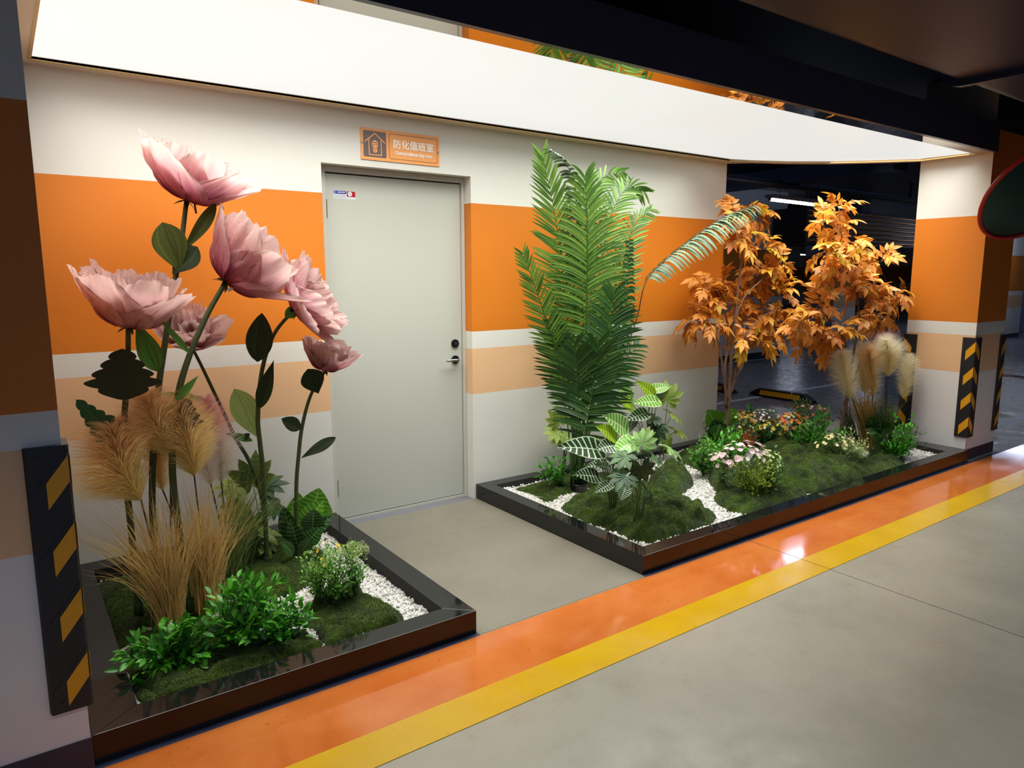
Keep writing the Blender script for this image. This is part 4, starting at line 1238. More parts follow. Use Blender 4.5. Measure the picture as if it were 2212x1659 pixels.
def giant_flower(label, foot, y, axis, Lp, opened, tint, stem_px, ys, sd_, rs=0.012, dense=1.0):
    """opened: 0 = closed bud .. 1 = flat"""
    seed(sd_)
    n_s = len(stem_px)
    yy = np.linspace(y, ys, n_s)
    S3 = [Y(px, py, q) for (px, py), q in zip(stem_px, yy)]
    S3[-1][2] = 0.06
    foot3 = S3[-1].copy()
    t = thing('giant_flower', label, 'artificial flower', tuple(foot3), 'giant pink paper flowers on tall stems')
    base = np.array(t.location)
    m = MB(); m.tube(catmull(S3, 6)-base, [rs*0.75, rs, rs*1.05], 10); m.build('stem', M_FSTEM, t, True)
    m = MB(); m.tube([foot3-base+np.array([0, 0, -0.01]), foot3-base+np.array([0, 0, 0.07])], rs*1.5, 10); m.build('stem_socket', M_DARKR, t, True)
    c = S3[0]-base
    A = unit(np.asarray(axis, float)); B = basis(A[None], np.array([[0.1, -1, 0.3]]))[0]
    Rm = np.stack([B[:, 0], B[:, 2], B[:, 1]], 1)     # columns: x, y, axis
    def place(name, d, mat, parent=t, color=None, smooth=True):
        V, F, uv = d
        o = bpy.data.objects.new(name, mesh_np(name, (Rm @ V.T).T+c, F, mat, uv, smooth))
        if color: o.color = color
        return link(o, parent)
    rings = [(6, 0.0, 1.0, 1.0), (6, 0.35, 0.92, 0.72), (5, 0.1, 0.78, 0.45), (5, 0.5, 0.6, 0.2)]
    for ri, (n, off, ls, op) in enumerate(rings):
        for k in range(n):
            ph = 2*math.pi*(k+off+random.uniform(-0.12, 0.12))/n
            o_ = opened*op
            a0 = 88-8*ri-10*(1-opened); a1 = -28+88*o_+random.uniform(-9, 9)
            L_ = Lp*ls*random.uniform(0.9, 1.08)
            cc = tuple(q*random.uniform(0.92, 1.06) for q in tint[:3])+(1,)
            place('petal', petal(L_, L_*random.uniform(0.88, 1.02), ph, a0, a1, 0.065+0.02*ri, random.uniform(0, 50), 0.55, random.uniform(-0.2, 0.2)), M_PETAL, t, cc)
    # heart of crumpled stamens
    n = 90; d = rand_dirs(n, 1.2); P0 = np.tile(np.array([0, 0, Lp*0.12]), (n, 1))
    k = 4; s_ = np.linspace(0, 1, k)[None, :, None]
    Pr = P0[:, None, :]+d[:, None, :]*s_*Lp*0.22
    V, F, uv = ribbons(Pr, np.full((n, k), 0.0018))
    o = place('stamens', (V, F, uv), plain('stamen_straw', srgb(226, 170, 120), 0.6)); o['kind'] = 'stuff'
    # sepals under the bloom
    for k in range(5):
        ph = 2*math.pi*k/5+0.3; V, F, uv = leaf_np(Lp*0.2, Lp*0.07, 'lance', 5, 1, 0.2, 0.3)
        a_ = random.uniform(-0.5, 0.25); dd = np.array([math.cos(ph)*math.cos(a_), math.sin(ph)*math.cos(a_), math.sin(a_)])
        Bq = basis(dd[None], np.array([[0, 0, 1.0]]))[0]
        place('sepal', ((Bq @ V.T).T+np.array([0, 0, 0.002]), F, uv), M_DARKR)
    return t

F1 = giant_flower('topmost giant pink paper flower, leaning right against the white wall band', (405, 430), -0.52, (0.34, -0.2, 0.95), 0.31, 0.7, srgb(226, 134, 160), [(403, 434), (392, 520), (376, 620), (355, 750), (340, 860), (330, 1000), (332, 1150), (352, 1262)], -0.75, 21, 0.013)
F2 = giant_flower('giant pale pink paper flower furthest left, an open bowl facing up', (275, 705), -0.78, (0.2, -0.1, 0.98), 0.30, 0.56, srgb(236, 168, 170), [(277, 708), (276, 800), (269, 900), (268, 1000), (284, 1150), (298, 1302)], -0.68, 22, 0.0125)
F3 = giant_flower('giant pink paper flower tilted to the upper right in the middle of the group', (487, 610), -0.64, (0.72, -0.10, 0.62), 0.33, 0.6, srgb(228, 132, 152), [(487, 610), (445, 685), (405, 780), (382, 870), (372, 1000), (384, 1130), (404, 1255)], -0.78, 23, 0.014)
F4 = giant_flower('giant ruffled pink paper flower facing right, overlapping the grey door', (636, 668), -0.48, (0.85, -0.5, 0.52), 0.30, 0.93, srgb(230, 142, 168), [(636, 668), (592, 722), (566, 800), (557, 900), (562, 960), (570, 1040), (574, 1180)], -0.5, 24, 0.011)
F5 = giant_flower('small pale pink paper flower behind the thick diagonal stem', (412, 745), -0.32, (-0.05, -0.5, 0.85), 0.205, 0.78, srgb(240, 164, 164), [(412, 745), (440, 800), (480, 885), (508, 945), (540, 1000), (566, 1080), (576, 1150)], -0.36, 25, 0.009)
F6 = giant_flower('smallest dusky pink paper flower, lowest on the right beside the door', (703, 801), -0.42, (0.22, -0.15, 0.95), 0.20, 0.6, srgb(206, 110, 128), [(703, 801), (672, 852), (653, 920), (645, 985), (640, 1060), (638, 1165)], -0.5, 26, 0.0095)

def fl(t, base, tip, w, y, mat, shape='oval', name='leaf', **k):
    big_leaf(t, name, mat, base, tip, w, y, shape=shape, **k)
# oval and strap leaves on the stems
fl(F1, (388, 586), (350, 478), 70, -0.60, M_OLIVE, 'obovate')
fl(F1, (393, 545), (468, 435), 30, -0.58, M_OLIVE, 'obovate', face=(0.5, 0.2, 0.2), fold=0.5)
fl(F1, (372, 592), (428, 532), 52, -0.6, M_DARKR, 'obovate')
fl(F1, (340, 803), (292, 692), 48, -0.68, M_GREENR, 'lance', fold=0.35)
fl(F2, (410, 764), (342, 686), 15, -0.82, M_GREENR, 'lance', name='leaf')
fl(F3, (380, 866), (430, 810), 18, -0.8, M_GREENR, 'lance')
fl(F3, (345, 850), (470, 868), 20, -0.35, M_PALER, 'lance', toothed=0.4, nt=7)
fl(F4, (556, 782), (566, 674), 56, -0.52, M_DARKR, 'oval')
fl(F4, (559, 884), (592, 776), 32, -0.52, M_DARKR, 'lance', fold=0.5)
fl(F4, (616, 686), (650, 660), 26, -0.49, M_GREENR, 'oval')
fl(F4, (558, 946), (505, 838), 58, -0.45, M_PALER, 'obovate')
fl(F6, (688, 850), (664, 796), 52, -0.45, M_DARKR, 'obovate')
fl(F6, (650, 926), (607, 904), 32, -0.47, M_DARKR, 'oval')
fl(F6, (650, 990), (727, 944), 24, -0.47, M_DARKR, 'obovate', wave=0.02)
fl(F5, (546, 952), (486, 936), 16, -0.37, M_GREENR, 'oval')
fl(F5, (522, 950), (540, 936), 14, -0.37, M_DARKR, 'oval')

def lobed_leaf(t, base, tip, w, y, mat, face=(0, -0.2, 0.3), lob=5, sd_=1):
    """broad leaf with rounded side lobes, as one smooth outline"""
    B = Y(*base, y); T = Y(*tip, y); L = np.linalg.norm(T-B); W = w/PXM((B+T)/2)/L
    n = 60; tt = np.linspace(0, 1, n)
    env = np.where(tt < 0.3, 0.12+0.88*np.sin(tt/0.3*math.pi/2), 1-0.8*((tt-0.3)/0.7)**0.95)
    lobes = 0.68+0.32*np.abs(np.sin(tt*math.pi*lob+0.3))**0.6
    hw = W/2*env*lobes*np.minimum(1, (1-tt)*14)**0.5
    hw[0] = 0.02
    u = np.linspace(-1, 1, 9)
    X = np.outer(hw, u); Yv = np.repeat(tt[:, None], 9, 1)+np.outer(0.10*env, np.abs(u))*0.9-0.03*np.abs(u)
    Z = np.abs(X)*0.18+0.03*np.sin(Yv*7)*np.abs(u)
    V = np.stack([X, Yv, Z], -1).reshape(-1, 3)
    F = np.array([(i*9+j, i*9+j+1, (i+1)*9+j+1, (i+1)*9+j) for i in range(n-1) for j in range(8)])
    uv = np.stack([np.repeat(((u+1)/2)[None], n, 0), np.repeat(tt[:, None], 9, 1)], -1).reshape(-1, 2)
    nn = unit(unit(CAM-(B+T)/2)+np.asarray(face))
    o = bpy.data.objects.new('lobed_leaf', mesh_np('lobed_leaf', V, F, mat, uv))
    o.parent = t; o.matrix_local = mat4(B-np.array(t.location), T-B, nn, L); COL.objects.link(o)
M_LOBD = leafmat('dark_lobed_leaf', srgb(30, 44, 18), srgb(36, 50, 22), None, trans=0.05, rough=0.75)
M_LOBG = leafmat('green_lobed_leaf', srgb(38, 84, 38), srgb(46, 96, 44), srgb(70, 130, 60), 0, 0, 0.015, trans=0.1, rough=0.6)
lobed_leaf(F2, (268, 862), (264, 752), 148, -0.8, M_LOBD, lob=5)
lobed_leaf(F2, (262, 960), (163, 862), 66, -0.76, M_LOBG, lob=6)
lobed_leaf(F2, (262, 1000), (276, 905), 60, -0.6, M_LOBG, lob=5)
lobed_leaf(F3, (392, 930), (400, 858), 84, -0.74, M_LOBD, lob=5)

# tags hanging from two blooms
for f_, px, py, y_, mt in ((F1, 420, 438, -0.56, M_STEMD), (F3, 492, 628, -0.67, plain('paper_tag', srgb(225, 220, 205), 0.6))):
    p = Y(px, py, y_)-np.array(f_.location); m = MB(); q = p+np.array([0.004, 0, -0.045]); sdv = np.array([0.008, 0, 0])
    if f_ is F3: q = p+np.array([0.035, 0, 0.02]); sdv = np.array([-0.006, 0, 0.014])
    th_ = np.array([0, 0.0006, 0])
    m.add([p-sdv/2, p+sdv/2, q+sdv/2, q-sdv/2, p-sdv/2+th_, p+sdv/2+th_, q+sdv/2+th_, q-sdv/2+th_], [(0, 1, 2, 3), (7, 6, 5, 4), (0, 4, 5, 1), (1, 5, 6, 2), (2, 6, 7, 3), (3, 7, 4, 0)])
    m.build('paper_tag', mt, f_)

# ================================================================== PAMPAS GRASS
def plumemat(name, stops):
    t = NT(name); uv = t.sep(t.n('ShaderNodeUVMap').outputs[0]); geo = t.n('ShaderNodeNewGeometry')
    c = t.ramp(uv[1], stops)
    c = t.mix(t.math('MULTIPLY', geo.outputs['Random Per Island'], 0.25), c, srgb(196, 156, 104) if 'golden' in name else srgb(225, 205, 170))
    t.set(col=c, rough=0.8, spec=0.15)
    tr = t.n('ShaderNodeBsdfTranslucent'); t.put(tr.inputs[0], c)
    mx = t.n('ShaderNodeMixShader'); mx.inputs[0].default_value = 0.5
    t.t.links.new(t.b.outputs[0], mx.inputs[1]); t.t.links.new(tr.outputs[0], mx.inputs[2]); t.t.links.new(mx.outputs[0], t.t.nodes['Material Output'].inputs[0])
    return t.mat
M_PGOLD = plumemat('golden_plume', [(0, srgb(250, 236, 170)), (0.35, srgb(248, 230, 166)), (0.62, srgb(232, 202, 146)), (1, srgb(222, 186, 134))])
M_PPINK = plumemat('pink_plume', [(0, srgb(250, 246, 236)), (0.45, srgb(250, 240, 234)), (0.7, srgb(240, 176, 190)), (1, srgb(240, 184, 196))])
M_PCREAM = plumemat('cream_plume', [(0, srgb(252, 246, 200)), (0.5, srgb(254, 250, 222)), (1, srgb(253, 250, 230))])

def plume(t, pts, y, wpx, mat, n=2600, sd_=1, hw=0.0011, y2=None):
    seed(sd_)
    ys = np.linspace(y, y if y2 is None else y2, len(pts))
    S = catmull([Y(px, py, q) for (px, py), q in zip(pts, ys)], 10)
    T = unit(np.gradient(S, axis=0)); L = np.linalg.norm(S[-1]-S[0]); w_ = wpx/PXM(S[len(S)//2])/2
    s = np.random.rand(n)**0.9; q = s*(len(S)-1); i0 = q.astype(int).clip(0, len(S)-2); f = (q-i0)[:, None]
    p = S[i0]*(1-f)+S[i0+1]*f; tg = T[i0]
    out = rand_dirs(n); out = unit(out-tg*(out*tg).sum(1, keepdims=True))
    env = (0.35+0.95*np.sin(math.pi*np.clip(s*0.85+0.12, 0, 1)))[:, None]
    ln = w_*env*np.random.uniform(0.75, 1.35, (n, 1))
    k = 5; st = np.linspace(0, 1, k)[None, :, None]
    gr = np.array([0, 0, -1.0])
    Pr = p[:, None, :]+ln[:, None, :]*(out[:, None, :]*(st**0.9)*0.95+tg[:, None, :]*(st*1.25-0.25*st**2)+gr*0.28*st**2.2)
    Pr += np.random.normal(size=(n, 1, 3))*0.05*ln[:, None, :]*st
    if S[0][0] < 0: Pr[..., 0] = np.maximum(Pr[..., 0], -1.36)
    W = np.tile(np.linspace(1.0, 0.35, k)[None], (n, 1))*hw*1.5
    V, F, _ = ribbons(Pr, W)
    uv = np.stack([np.tile(np.repeat(np.linspace(0, 1, k), 2), n), np.repeat(np.clip(s, 0, 1), 2*k)], -1)
    o = bpy.data.objects.new('plume', mesh_np('plume', V-np.array(t.location), F, mat, uv, False)); link(o, t)
    return o, S[0]

def blades(t, base, crown, rad, n, mat, width=0.0035, sd_=1, droop=0.3, name='grass_blades', spreadb=0.025, k=8, lmin=0.72):
    seed(sd_)
    base, crown, rad = map(lambda a_: np.asarray(a_, float), (base, crown, rad))
    v = rand_dirs(n)*np.random.rand(n, 1)**0.4
    tip = crown+v*rad
    b = base+np.random.normal(size=(n, 3))*spreadb*np.array([1, 1, 0])
    sc = np.random.uniform(lmin, 1.0, (n, 1)); tip = b+(tip-b)*sc
    s = np.linspace(0, 1, k)[None, :, None]
    hor = (tip-b)*np.array([1, 1, 0])
    mid = b+(tip-b)*0.5-hor*0.22+np.array([0, 0, 0.10])*np.linalg.norm(tip-b, axis=1)[:, None]
    tip2 = tip-np.array([0, 0, 1])*droop*1.6*np.random.rand(n, 1)**1.5*np.linalg.norm(hor, axis=1)[:, None]
    P = (1-s)**2*b[:, None]+2*s*(1-s)*mid[:, None]+s**2*tip2[:, None]
    W = np.tile(np.array(list(np.linspace(1, 0.9, k-3))+[0.65, 0.4, 0.12])[None], (n, 1))*width*np.random.uniform(0.6, 1.2, (n, 1))
    if base[0] < 0: P[..., 0] = np.maximum(P[..., 0], np.where(P[..., 1] < -0.3, -1.335, -9))
    V, F, uv = ribbons(P, W)
    o = bpy.data.objects.new(name, mesh_np(name, V-np.array(t.location), F, mat, uv)); link(o, t); o['kind'] = 'stuff'
    return o

M_BGOLD = leafmat('golden_grass_blade', srgb(216, 178, 100), srgb(242, 216, 150), trans=0.4, rough=0.5)
M_BGREEN = leafmat('green_grass_blade', srgb(84, 116, 56), srgb(170, 184, 104), trans=0.25, rough=0.5)
M_BYEL = leafmat('yellow_grass_blade', srgb(226, 196, 104), srgb(244, 222, 146), trans=0.4, rough=0.5)
M_BDGREEN = leafmat('dark_grass_blade', srgb(66, 92, 52), srgb(140, 156, 92), trans=0.2, rough=0.5)

def pampas(label, basepx, z, y, crownpx, radm, nb, bm, plumes, group, sd_, width=0.0035, droop=0.3):
    b = G(*basepx, z)
    t = thing('pampas_grass', label, 'artificial grass', tuple(b), group)
    c = Y(*crownpx, b[1])
    blades(t, b, c, radm, nb, bm, width, sd_, droop)
    for i, (pts, dy, w_, mat, n) in enumerate(plumes):
        o, foot = plume(t, pts, b[1]+dy, w_, mat, int(n*1.0), sd_*10+i)
        L = catmull([foot+unit(foot-b)*0.03, (foot+b)/2+np.array([0.0, 0, 0.01]), b+np.array([0, 0, -0.01])], 6)
        m = MB(); m.tube(L-b, [0.0035, 0.0045, 0.005], 6); m.build('plume_stalk', M_STEMD, t, True)
    return t
GP = 'pampas grass clumps in the planters'
pampas('golden pampas grass with the two leftmost tan plumes, foot at the front moss', (372, 1352), 0.05, 0, (300, 1085), (0.36, 0.2, 0.16), 380, M_BGOLD, [
    ([(305, 1082), (268, 1030), (240, 925)], 0.06, 128, M_PGOLD, 4200), ([(368, 985), (342, 930), (318, 858)], 0.1, 92, M_PGOLD, 3200)], GP, 31)
pampas('golden pampas grass with tan plumes in the middle, right of the leftmost clump', (452, 1318), 0.05, 0, (440, 1065), (0.28, 0.2, 0.18), 380, M_BGOLD, [
    ([(420, 1030), (408, 965), (380, 872)], 0.05, 104, M_PGOLD, 3600), ([(352, 1060), (338, 990), (345, 925)], 0.15, 62, M_PGOLD, 1800)], GP, 32)
pampas('green pampas grass with two pink and white plumes in the small planter', (502, 1248), 0.06, 0, (550, 1030), (0.26, 0.2, 0.17), 260, M_BGREEN, [
    ([(456, 1048), (442, 980), (430, 915)], 0.08, 62, M_PPINK, 2200), ([(478, 1042), (474, 960), (446, 862)], 0.12, 62, M_PPINK, 2400)], GP, 33)
pampas('golden pampas grass with cream plumes beside the right orange tree', (1873, 968), 0.08, 0, (1864, 838), (0.22, 0.16, 0.11), 460, M_BYEL, [
    ([(1842, 862), (1826, 810), (1818, 762)], 0.0, 46, M_PCREAM, 2200), ([(1868, 850), (1864, 800), (1866, 745)], 0.05, 50, M_PCREAM, 2200), ([(1885, 858), (1882, 800), (1876, 752)], -0.05, 44, M_PGOLD, 1800)], GP, 34, 0.0055)
pampas('green pampas grass with cream and pink-tipped plumes nearest the right pillar', (1908, 972), 0.08, 0, (1912, 852), (0.32, 0.16, 0.13), 340, M_BDGREEN, [
    ([(1918, 815), (1922, 770), (1912, 732)], 0.0, 48, M_PCREAM, 2200), ([(1914, 800), (1908, 760), (1904, 728)], 0.12, 50, M_PPINK, 1600), ([(1950, 862), (1958, 815), (1966, 768)], 0.0, 36, M_PCREAM, 1800)], GP, 35, 0.0045, 0.5)
pampas('dark green grass tuft at the back edge between tree trunk and golden grass', (1842, 962), 0.08, 0, (1812, 850), (0.18, 0.12, 0.16), 160, M_BDGREEN, [], None, 36, 0.0035, 0.4)
# ================================================================== PALM
M_PALM = leafmat('palm_leaflet', srgb(64, 108, 34), srgb(124, 166, 66), None, trans=0.2, rough=0.4)
M_PALMD = leafmat('dark_palm_leaflet', srgb(36, 76, 30), srgb(64, 108, 44), None, trans=0.15, rough=0.4)
M_PALMG = leafmat('grey_green_palm_leaflet', srgb(62, 92, 62), srgb(98, 128, 92), None, trans=0.1, rough=0.4)
M_RACH = plain('palm_rachis', srgb(58, 92, 34), 0.4, var=0.2)
M_RACHD = plain('brown_palm_rachis', srgb(56, 44, 26), 0.5, var=0.3)

def frond(t, pts, ys, lenpx, n, mat, ang=(62, 30), droop=0.35, start=0.25, sides=(-1, 1), side_hint=None, wpx=7, sd_=1, rach=M_RACH, r=0.004, fwd=0.0, foot=None):
    """rachis through photograph points at depths ys; leaflets on both sides. start = bare part of the rachis"""
    seed(sd_)
    ys = np.linspace(ys[0], ys[1], len(pts)) if len(ys) == 2 else ys
    P3 = [Y(px, py, q) for (px, py), q in zip(pts, ys)]
    if foot is not None: P3 = [np.asarray(foot, float)]+P3
    S = catmull(P3, 10); T, _, _ = frames(S)
    off = np.array(t.location)
    m = MB(); m.tube(S-off, [r*1.3, r, r*0.7, r*0.25], 6); fo = m.build('frond', rach, t, True)
    arc = np.concatenate([[0], np.cumsum(np.linalg.norm(np.diff(S, axis=0), axis=1))]); arc /= arc[-1]
    s = np.repeat(np.linspace(start, 0.995, n), len(sides)); sg = np.tile(np.array(sides, float), n)
    s = np.clip(s+np.random.uniform(-1, 1, len(s))*0.3/n, 0, 1)
    p = np.stack([np.interp(s, arc, S[:, i]) for i in range(3)], 1); tg = unit(np.stack([np.interp(s, arc, T[:, i]) for i in range(3)], 1))
    hint = np.asarray(side_hint) if side_hint is not None else None
    view = unit(CAM-p)
    side = unit(np.cross(tg, view)) if hint is None else unit(np.cross(tg, np.tile(hint, (len(p), 1))))
    q = (s-start)/(1-start)
    a_ = np.radians(ang[0]+(ang[1]-ang[0])*q+np.random.normal(size=len(q))*3)
    L = lenpx/PXM(S[len(S)//2])*(0.45+0.75*np.sin(math.pi*np.clip(q*0.8+0.15, 0, 1)))*np.random.uniform(0.92, 1.05, len(q))
    nrm_ = unit(np.cross(side, tg)); nrm_ = np.where(((nrm_*view).sum(1) < 0)[:, None], -nrm_, nrm_)
    d0 = tg*np.cos(a_)[:, None]+side*sg[:, None]*np.sin(a_)[:, None]+nrm_*fwd
    k = 6; st = np.linspace(0, 1, k)
    P = p[:, None]+L[:, None, None]*(d0[:, None]*st[None, :, None]+np.array([0, 0, -1.0])*droop*(st**2)[None, :, None]-nrm_[:, None]*0.1*(st**2)[None, :, None])
    W = 0.8*wpx/PXM(S[len(S)//2])*np.interp(st, [0, 0.15, 0.45, 0.8, 1], [0.45, 0.9, 1.0, 0.6, 0.05])
    tt = unit(np.gradient(P, axis=1)); sd2 = unit(np.cross(tt, nrm_[:, None]+0*tt))
    # folded leaflet: three rails
    A = P-sd2*W[None, :, None]/2; B = P+sd2*W[None, :, None]/2; C_ = P-nrm_[:, None]*W[None, :, None]*0.22
    V = np.stack([A, C_, B], 2).reshape(-1, 3); nn = len(P)
    i = np.arange(nn)[:, None]*3*k+np.arange(k-1)[None]*3
    F = np.concatenate([np.stack([i+j, i+j+1, i+j+4, i+j+3], -1).reshape(-1, 4) for j in (0, 1)])
    uv = np.stack([np.tile(np.array([0, 0.5, 1.0]), (nn, k, 1)), np.repeat(np.tile(st[None, :, None], (nn, 1, 1)), 3, 2)], -1).reshape(-1, 2)
    lo = bpy.data.objects.new('leaflets', mesh_np('leaflets', V-off, F, mat, uv)); link(lo, fo); lo['kind'] = 'stuff'
    return fo

PB = G(1243, 1052, 0.07)
palm = thing('potted_palm', 'tall green feather palm standing in the long planter left of the pebble stream', 'palm', tuple(PB))
def foot(k): return PB+np.array([0.03*math.cos(k*1.3), 0.03*math.sin(k*1.3), 0.02])
ft = lambda k: foot(k)
frond(palm, [(1252, 940), (1262, 780), (1268, 620), (1268, 480), (1264, 380)], (-0.55, -0.62), 96, 58, M_PALM, (78, 24), 0.35, 0.40, sd_=1, foot=ft(0), r=0.005, wpx=8)
frond(palm, [(1238, 900), (1228, 720), (1212, 560), (1196, 450), (1172, 335)], (-0.4, -0.42), 66, 58, M_PALM, (66, 25), 0.1, 0.42, sd_=2, foot=ft(1))
frond(palm, [(1236, 930), (1212, 800), (1182, 700), (1156, 620), (1128, 545)], (-0.5, -0.5), 48, 40, M_PALM, (64, 28), 0.1, 0.4, sd_=3, foot=ft(2))
frond(palm, [(1262, 900), (1285, 700), (1300, 560), (1322, 460), (1356, 405), (1392, 415)], (-0.35, -0.4), 62, 52, M_PALM, (62, 30), 0.25, 0.45, sd_=4, foot=ft(3))
frond(palm, [(1272, 900), (1312, 740), (1336, 620), (1356, 530), (1374, 480), (1408, 452)], (-0.45, -0.42), 52, 48, M_PALM, (60, 26), 0.2, 0.45, sd_=5, foot=ft(4))
frond(palm, [(1246, 880), (1248, 700), (1262, 540), (1276, 440), (1300, 385), (1350, 372)], (-0.3, -0.3), 58, 48, M_PALM, (64, 30), 0.3, 0.45, sd_=6, foot=ft(5))
frond(palm, [(1240, 880), (1240, 650), (1246, 480), (1238, 390), (1215, 345), (1184, 322)], (-0.42, -0.6), 26, 44, M_PALMG, (70, 50), 0.55, 0.6, sd_=7, foot=ft(6), side_hint=(0, 0, 1), wpx=8)
frond(palm, [(1272, 940), (1318, 800), (1348, 690), (1356, 600), (1360, 520)], (-0.58, -0.6), 24, 46, M_PALMD, (50, 40), 0.7, 0.42, sd_=8, foot=ft(7), wpx=8)
frond(palm, [(1262, 960), (1290, 850), (1312, 760), (1322, 690), (1326, 630)], (-0.66, -0.72), 76, 36, M_PALMD, (74, 30), 0.25, 0.52, sd_=9, foot=ft(8), wpx=9)
frond(palm, [(1250, 960), (1250, 870), (1246, 800), (1242, 740)], (-0.66, -0.74), 70, 30, M_PALMD, (72, 30), 0.25, 0.56, sd_=10, foot=ft(9), wpx=9)
frond(palm, [(1258, 960), (1274, 880), (1288, 800), (1292, 745)], (-0.72, -0.8), 84, 30, M_PALMD, (78, 30), 0.2, 0.55, sd_=11, foot=ft(10), wpx=10)
frond(palm, [(1240, 960), (1222, 840), (1204, 760), (1192, 700)], (-0.45, -0.48), 56, 28, M_PALMD, (68, 30), 0.15, 0.54, sd_=12, foot=ft(11), wpx=8)
frond(palm, [(1260, 900), (1262, 760), (1256, 640), (1244, 560), (1236, 500)], (-0.48, -0.5), 80, 36, M_PALM, (70, 28), 0.3, 0.46, sd_=13, foot=ft(12), wpx=8)
frond(palm, [(1270, 930), (1300, 850), (1340, 790), (1380, 745)], (-0.5, -0.5), 52, 22, M_PALMD, (62, 30), 0.2, 0.5, sd_=14, foot=ft(13), wpx=8)
frond(palm, [(1282, 900), (1340, 780), (1375, 690), (1394, 612), (1432, 566), (1500, 512), (1565, 468), (1628, 444)], (-0.5, -0.55), 42, 44, M_PALMG, (62, 52), 0.75, 0.56, sd_=15, foot=ft(14), side_hint=(0, 0, 1), wpx=11, rach=M_RACHD)
for k in range(9):
    a_ = k*0.7; b0 = foot(k*2.1); L = catmull([b0, b0+np.array([0.02*math.cos(a_), 0.02*math.sin(a_), 0.3]), b0+np.array([0.09*math.cos(a_), 0.05*math.sin(a_), 0.62])], 5)
    m = MB(); m.tube(L-np.array(palm.location), [0.0065, 0.005, 0.003], 6); m.build('palm_cane', M_RACH, palm, True)
pt = PB+np.array([-0.02, -0.06, -0.02])
pot = thing('plant_pot', 'small round black nursery pot half sunk behind the moss mound at the palm foot', 'pot', tuple(pt))
m = MB()
prof = [(0.052, 0.0), (0.062, 0.06), (0.066, 0.062), (0.066, 0.07), (0.06, 0.07), (0.057, 0.055), (0.0, 0.055)]
N = 24; V = [(r_*math.cos(2*math.pi*j/N), r_*math.sin(2*math.pi*j/N), z_) for r_, z_ in prof[:-1] for j in range(N)]+[(0, 0, 0.055)]
F = [(i*N+j, i*N+(j+1) % N, (i+1)*N+(j+1) % N, (i+1)*N+j) for i in range(5) for j in range(N)]+[(5*N+j, 5*N+(j+1) % N, 6*N) for j in range(N)]
m.add(V, F); m.build('pot_body', M_BLACKP, pot, True)

# ================================================================== BROAD-LEAVED PLANTS
M_ALB = leafmat('bright_veined_leaf', srgb(96, 176, 44), srgb(132, 204, 66), srgb(232, 246, 200), 9, 0.09, 0.035, 0.55, 0.05, trans=0.2, rough=0.35)
M_ALY = leafmat('yellow_green_veined_leaf', srgb(120, 176, 30), srgb(150, 196, 40), srgb(216, 232, 80), 9, 0.07, 0.03, 0.55, 0.04, trans=0.2, rough=0.35)
M_ALD = leafmat('dark_white_veined_leaf', srgb(26, 56, 32), srgb(46, 78, 48), srgb(206, 226, 190), 8, 0.075, 0.03, 0.6, 0.05, trans=0.08, rough=0.35)

def stalked(t, base, leaf_base, y, mat=M_STEM, r=0.003):
    B = Y(*leaf_base, y); b = np.array(t.location)
    h = base-b
    L = catmull([h, (h+B-b)/2+np.array([(B-base)[0]*-0.12, 0.0, 0.05]), B-b], 6)
    m = MB(); m.tube(L, [r*1.3, r, r*0.8], 6); m.build('petiole', mat, t, True)

def veined(label, basepx, z, leaves, group=None, cat_='artificial plant', name='alocasia_plant', shape='heart', stem=M_STEM):
    b = G(*basepx, z); t = thing(name, label, cat_, tuple(b), group)
    for i, (lb, lt, w_, dy, mat, *rest) in enumerate(leaves):
        fc = rest[0] if rest else (0.0, -0.15, 0.55)
        big_leaf(t, 'leaf', mat, lb, lt, w_, b[1]+dy, b[1]+dy-(rest[1] if len(rest) > 1 else 0.03), shape=shape, face=fc, fold=0.2, droop=0.18, nl=12, nw=3, wave=0.012)
        a_ = i*2.1
        stalked(t, b+np.array([0.015*math.cos(a_), 0.015*math.sin(a_), 0]), lb, b[1]+dy, stem)
    return t
veined('white-veined elephant ear plant on the front left moss mound, bright upper and dark lower leaves', (1322, 1112), 0.10, [
    ((1352, 930), (1300, 896), 52, 0.03, M_ALB), ((1330, 945), (1284, 920), 40, 0.0, M_ALY), ((1296, 972), (1199, 966), 56, -0.02, M_ALD), ((1366, 952), (1318, 990), 42, -0.06, M_ALB),
    ((1330, 962), (1286, 972), 42, -0.04, M_ALD), ((1290, 1030), (1236, 1026), 40, 0.02, M_ALD), ((1318, 1012), (1282, 1004), 26, 0.0, M_ALD), ((1318, 1046), (1282, 1066), 26, -0.08, M_ALD), ((1352, 1052), (1340, 1082), 32, -0.06, M_ALD), ((1270, 962), (1218, 950), 22, 0.08, M_ALB), ((1310, 1000), (1262, 1010), 24, 0.06, M_ALD)], 'white-veined elephant ear plants')
veined('white-veined elephant ear plant at the wall behind the palm', (1398, 1000), 0.08, [
    ((1412, 856), (1372, 822), 34, 0.0, M_ALY), ((1410, 842), (1452, 834), 26, 0.05, M_ALB), ((1420, 868), (1362, 872), 32, -0.05, M_ALB), ((1362, 862), (1326, 828), 40, 0.03, M_ALB), ((1364, 880), (1330, 862), 34, 0.0, M_ALY),
    ((1396, 892), (1350, 910), 34, -0.05, M_ALD), ((1402, 855), (1446, 850), 16, 0.06, M_ALD), ((1366, 905), (1360, 935), 28, -0.04, M_ALD)], 'white-veined elephant ear plants')

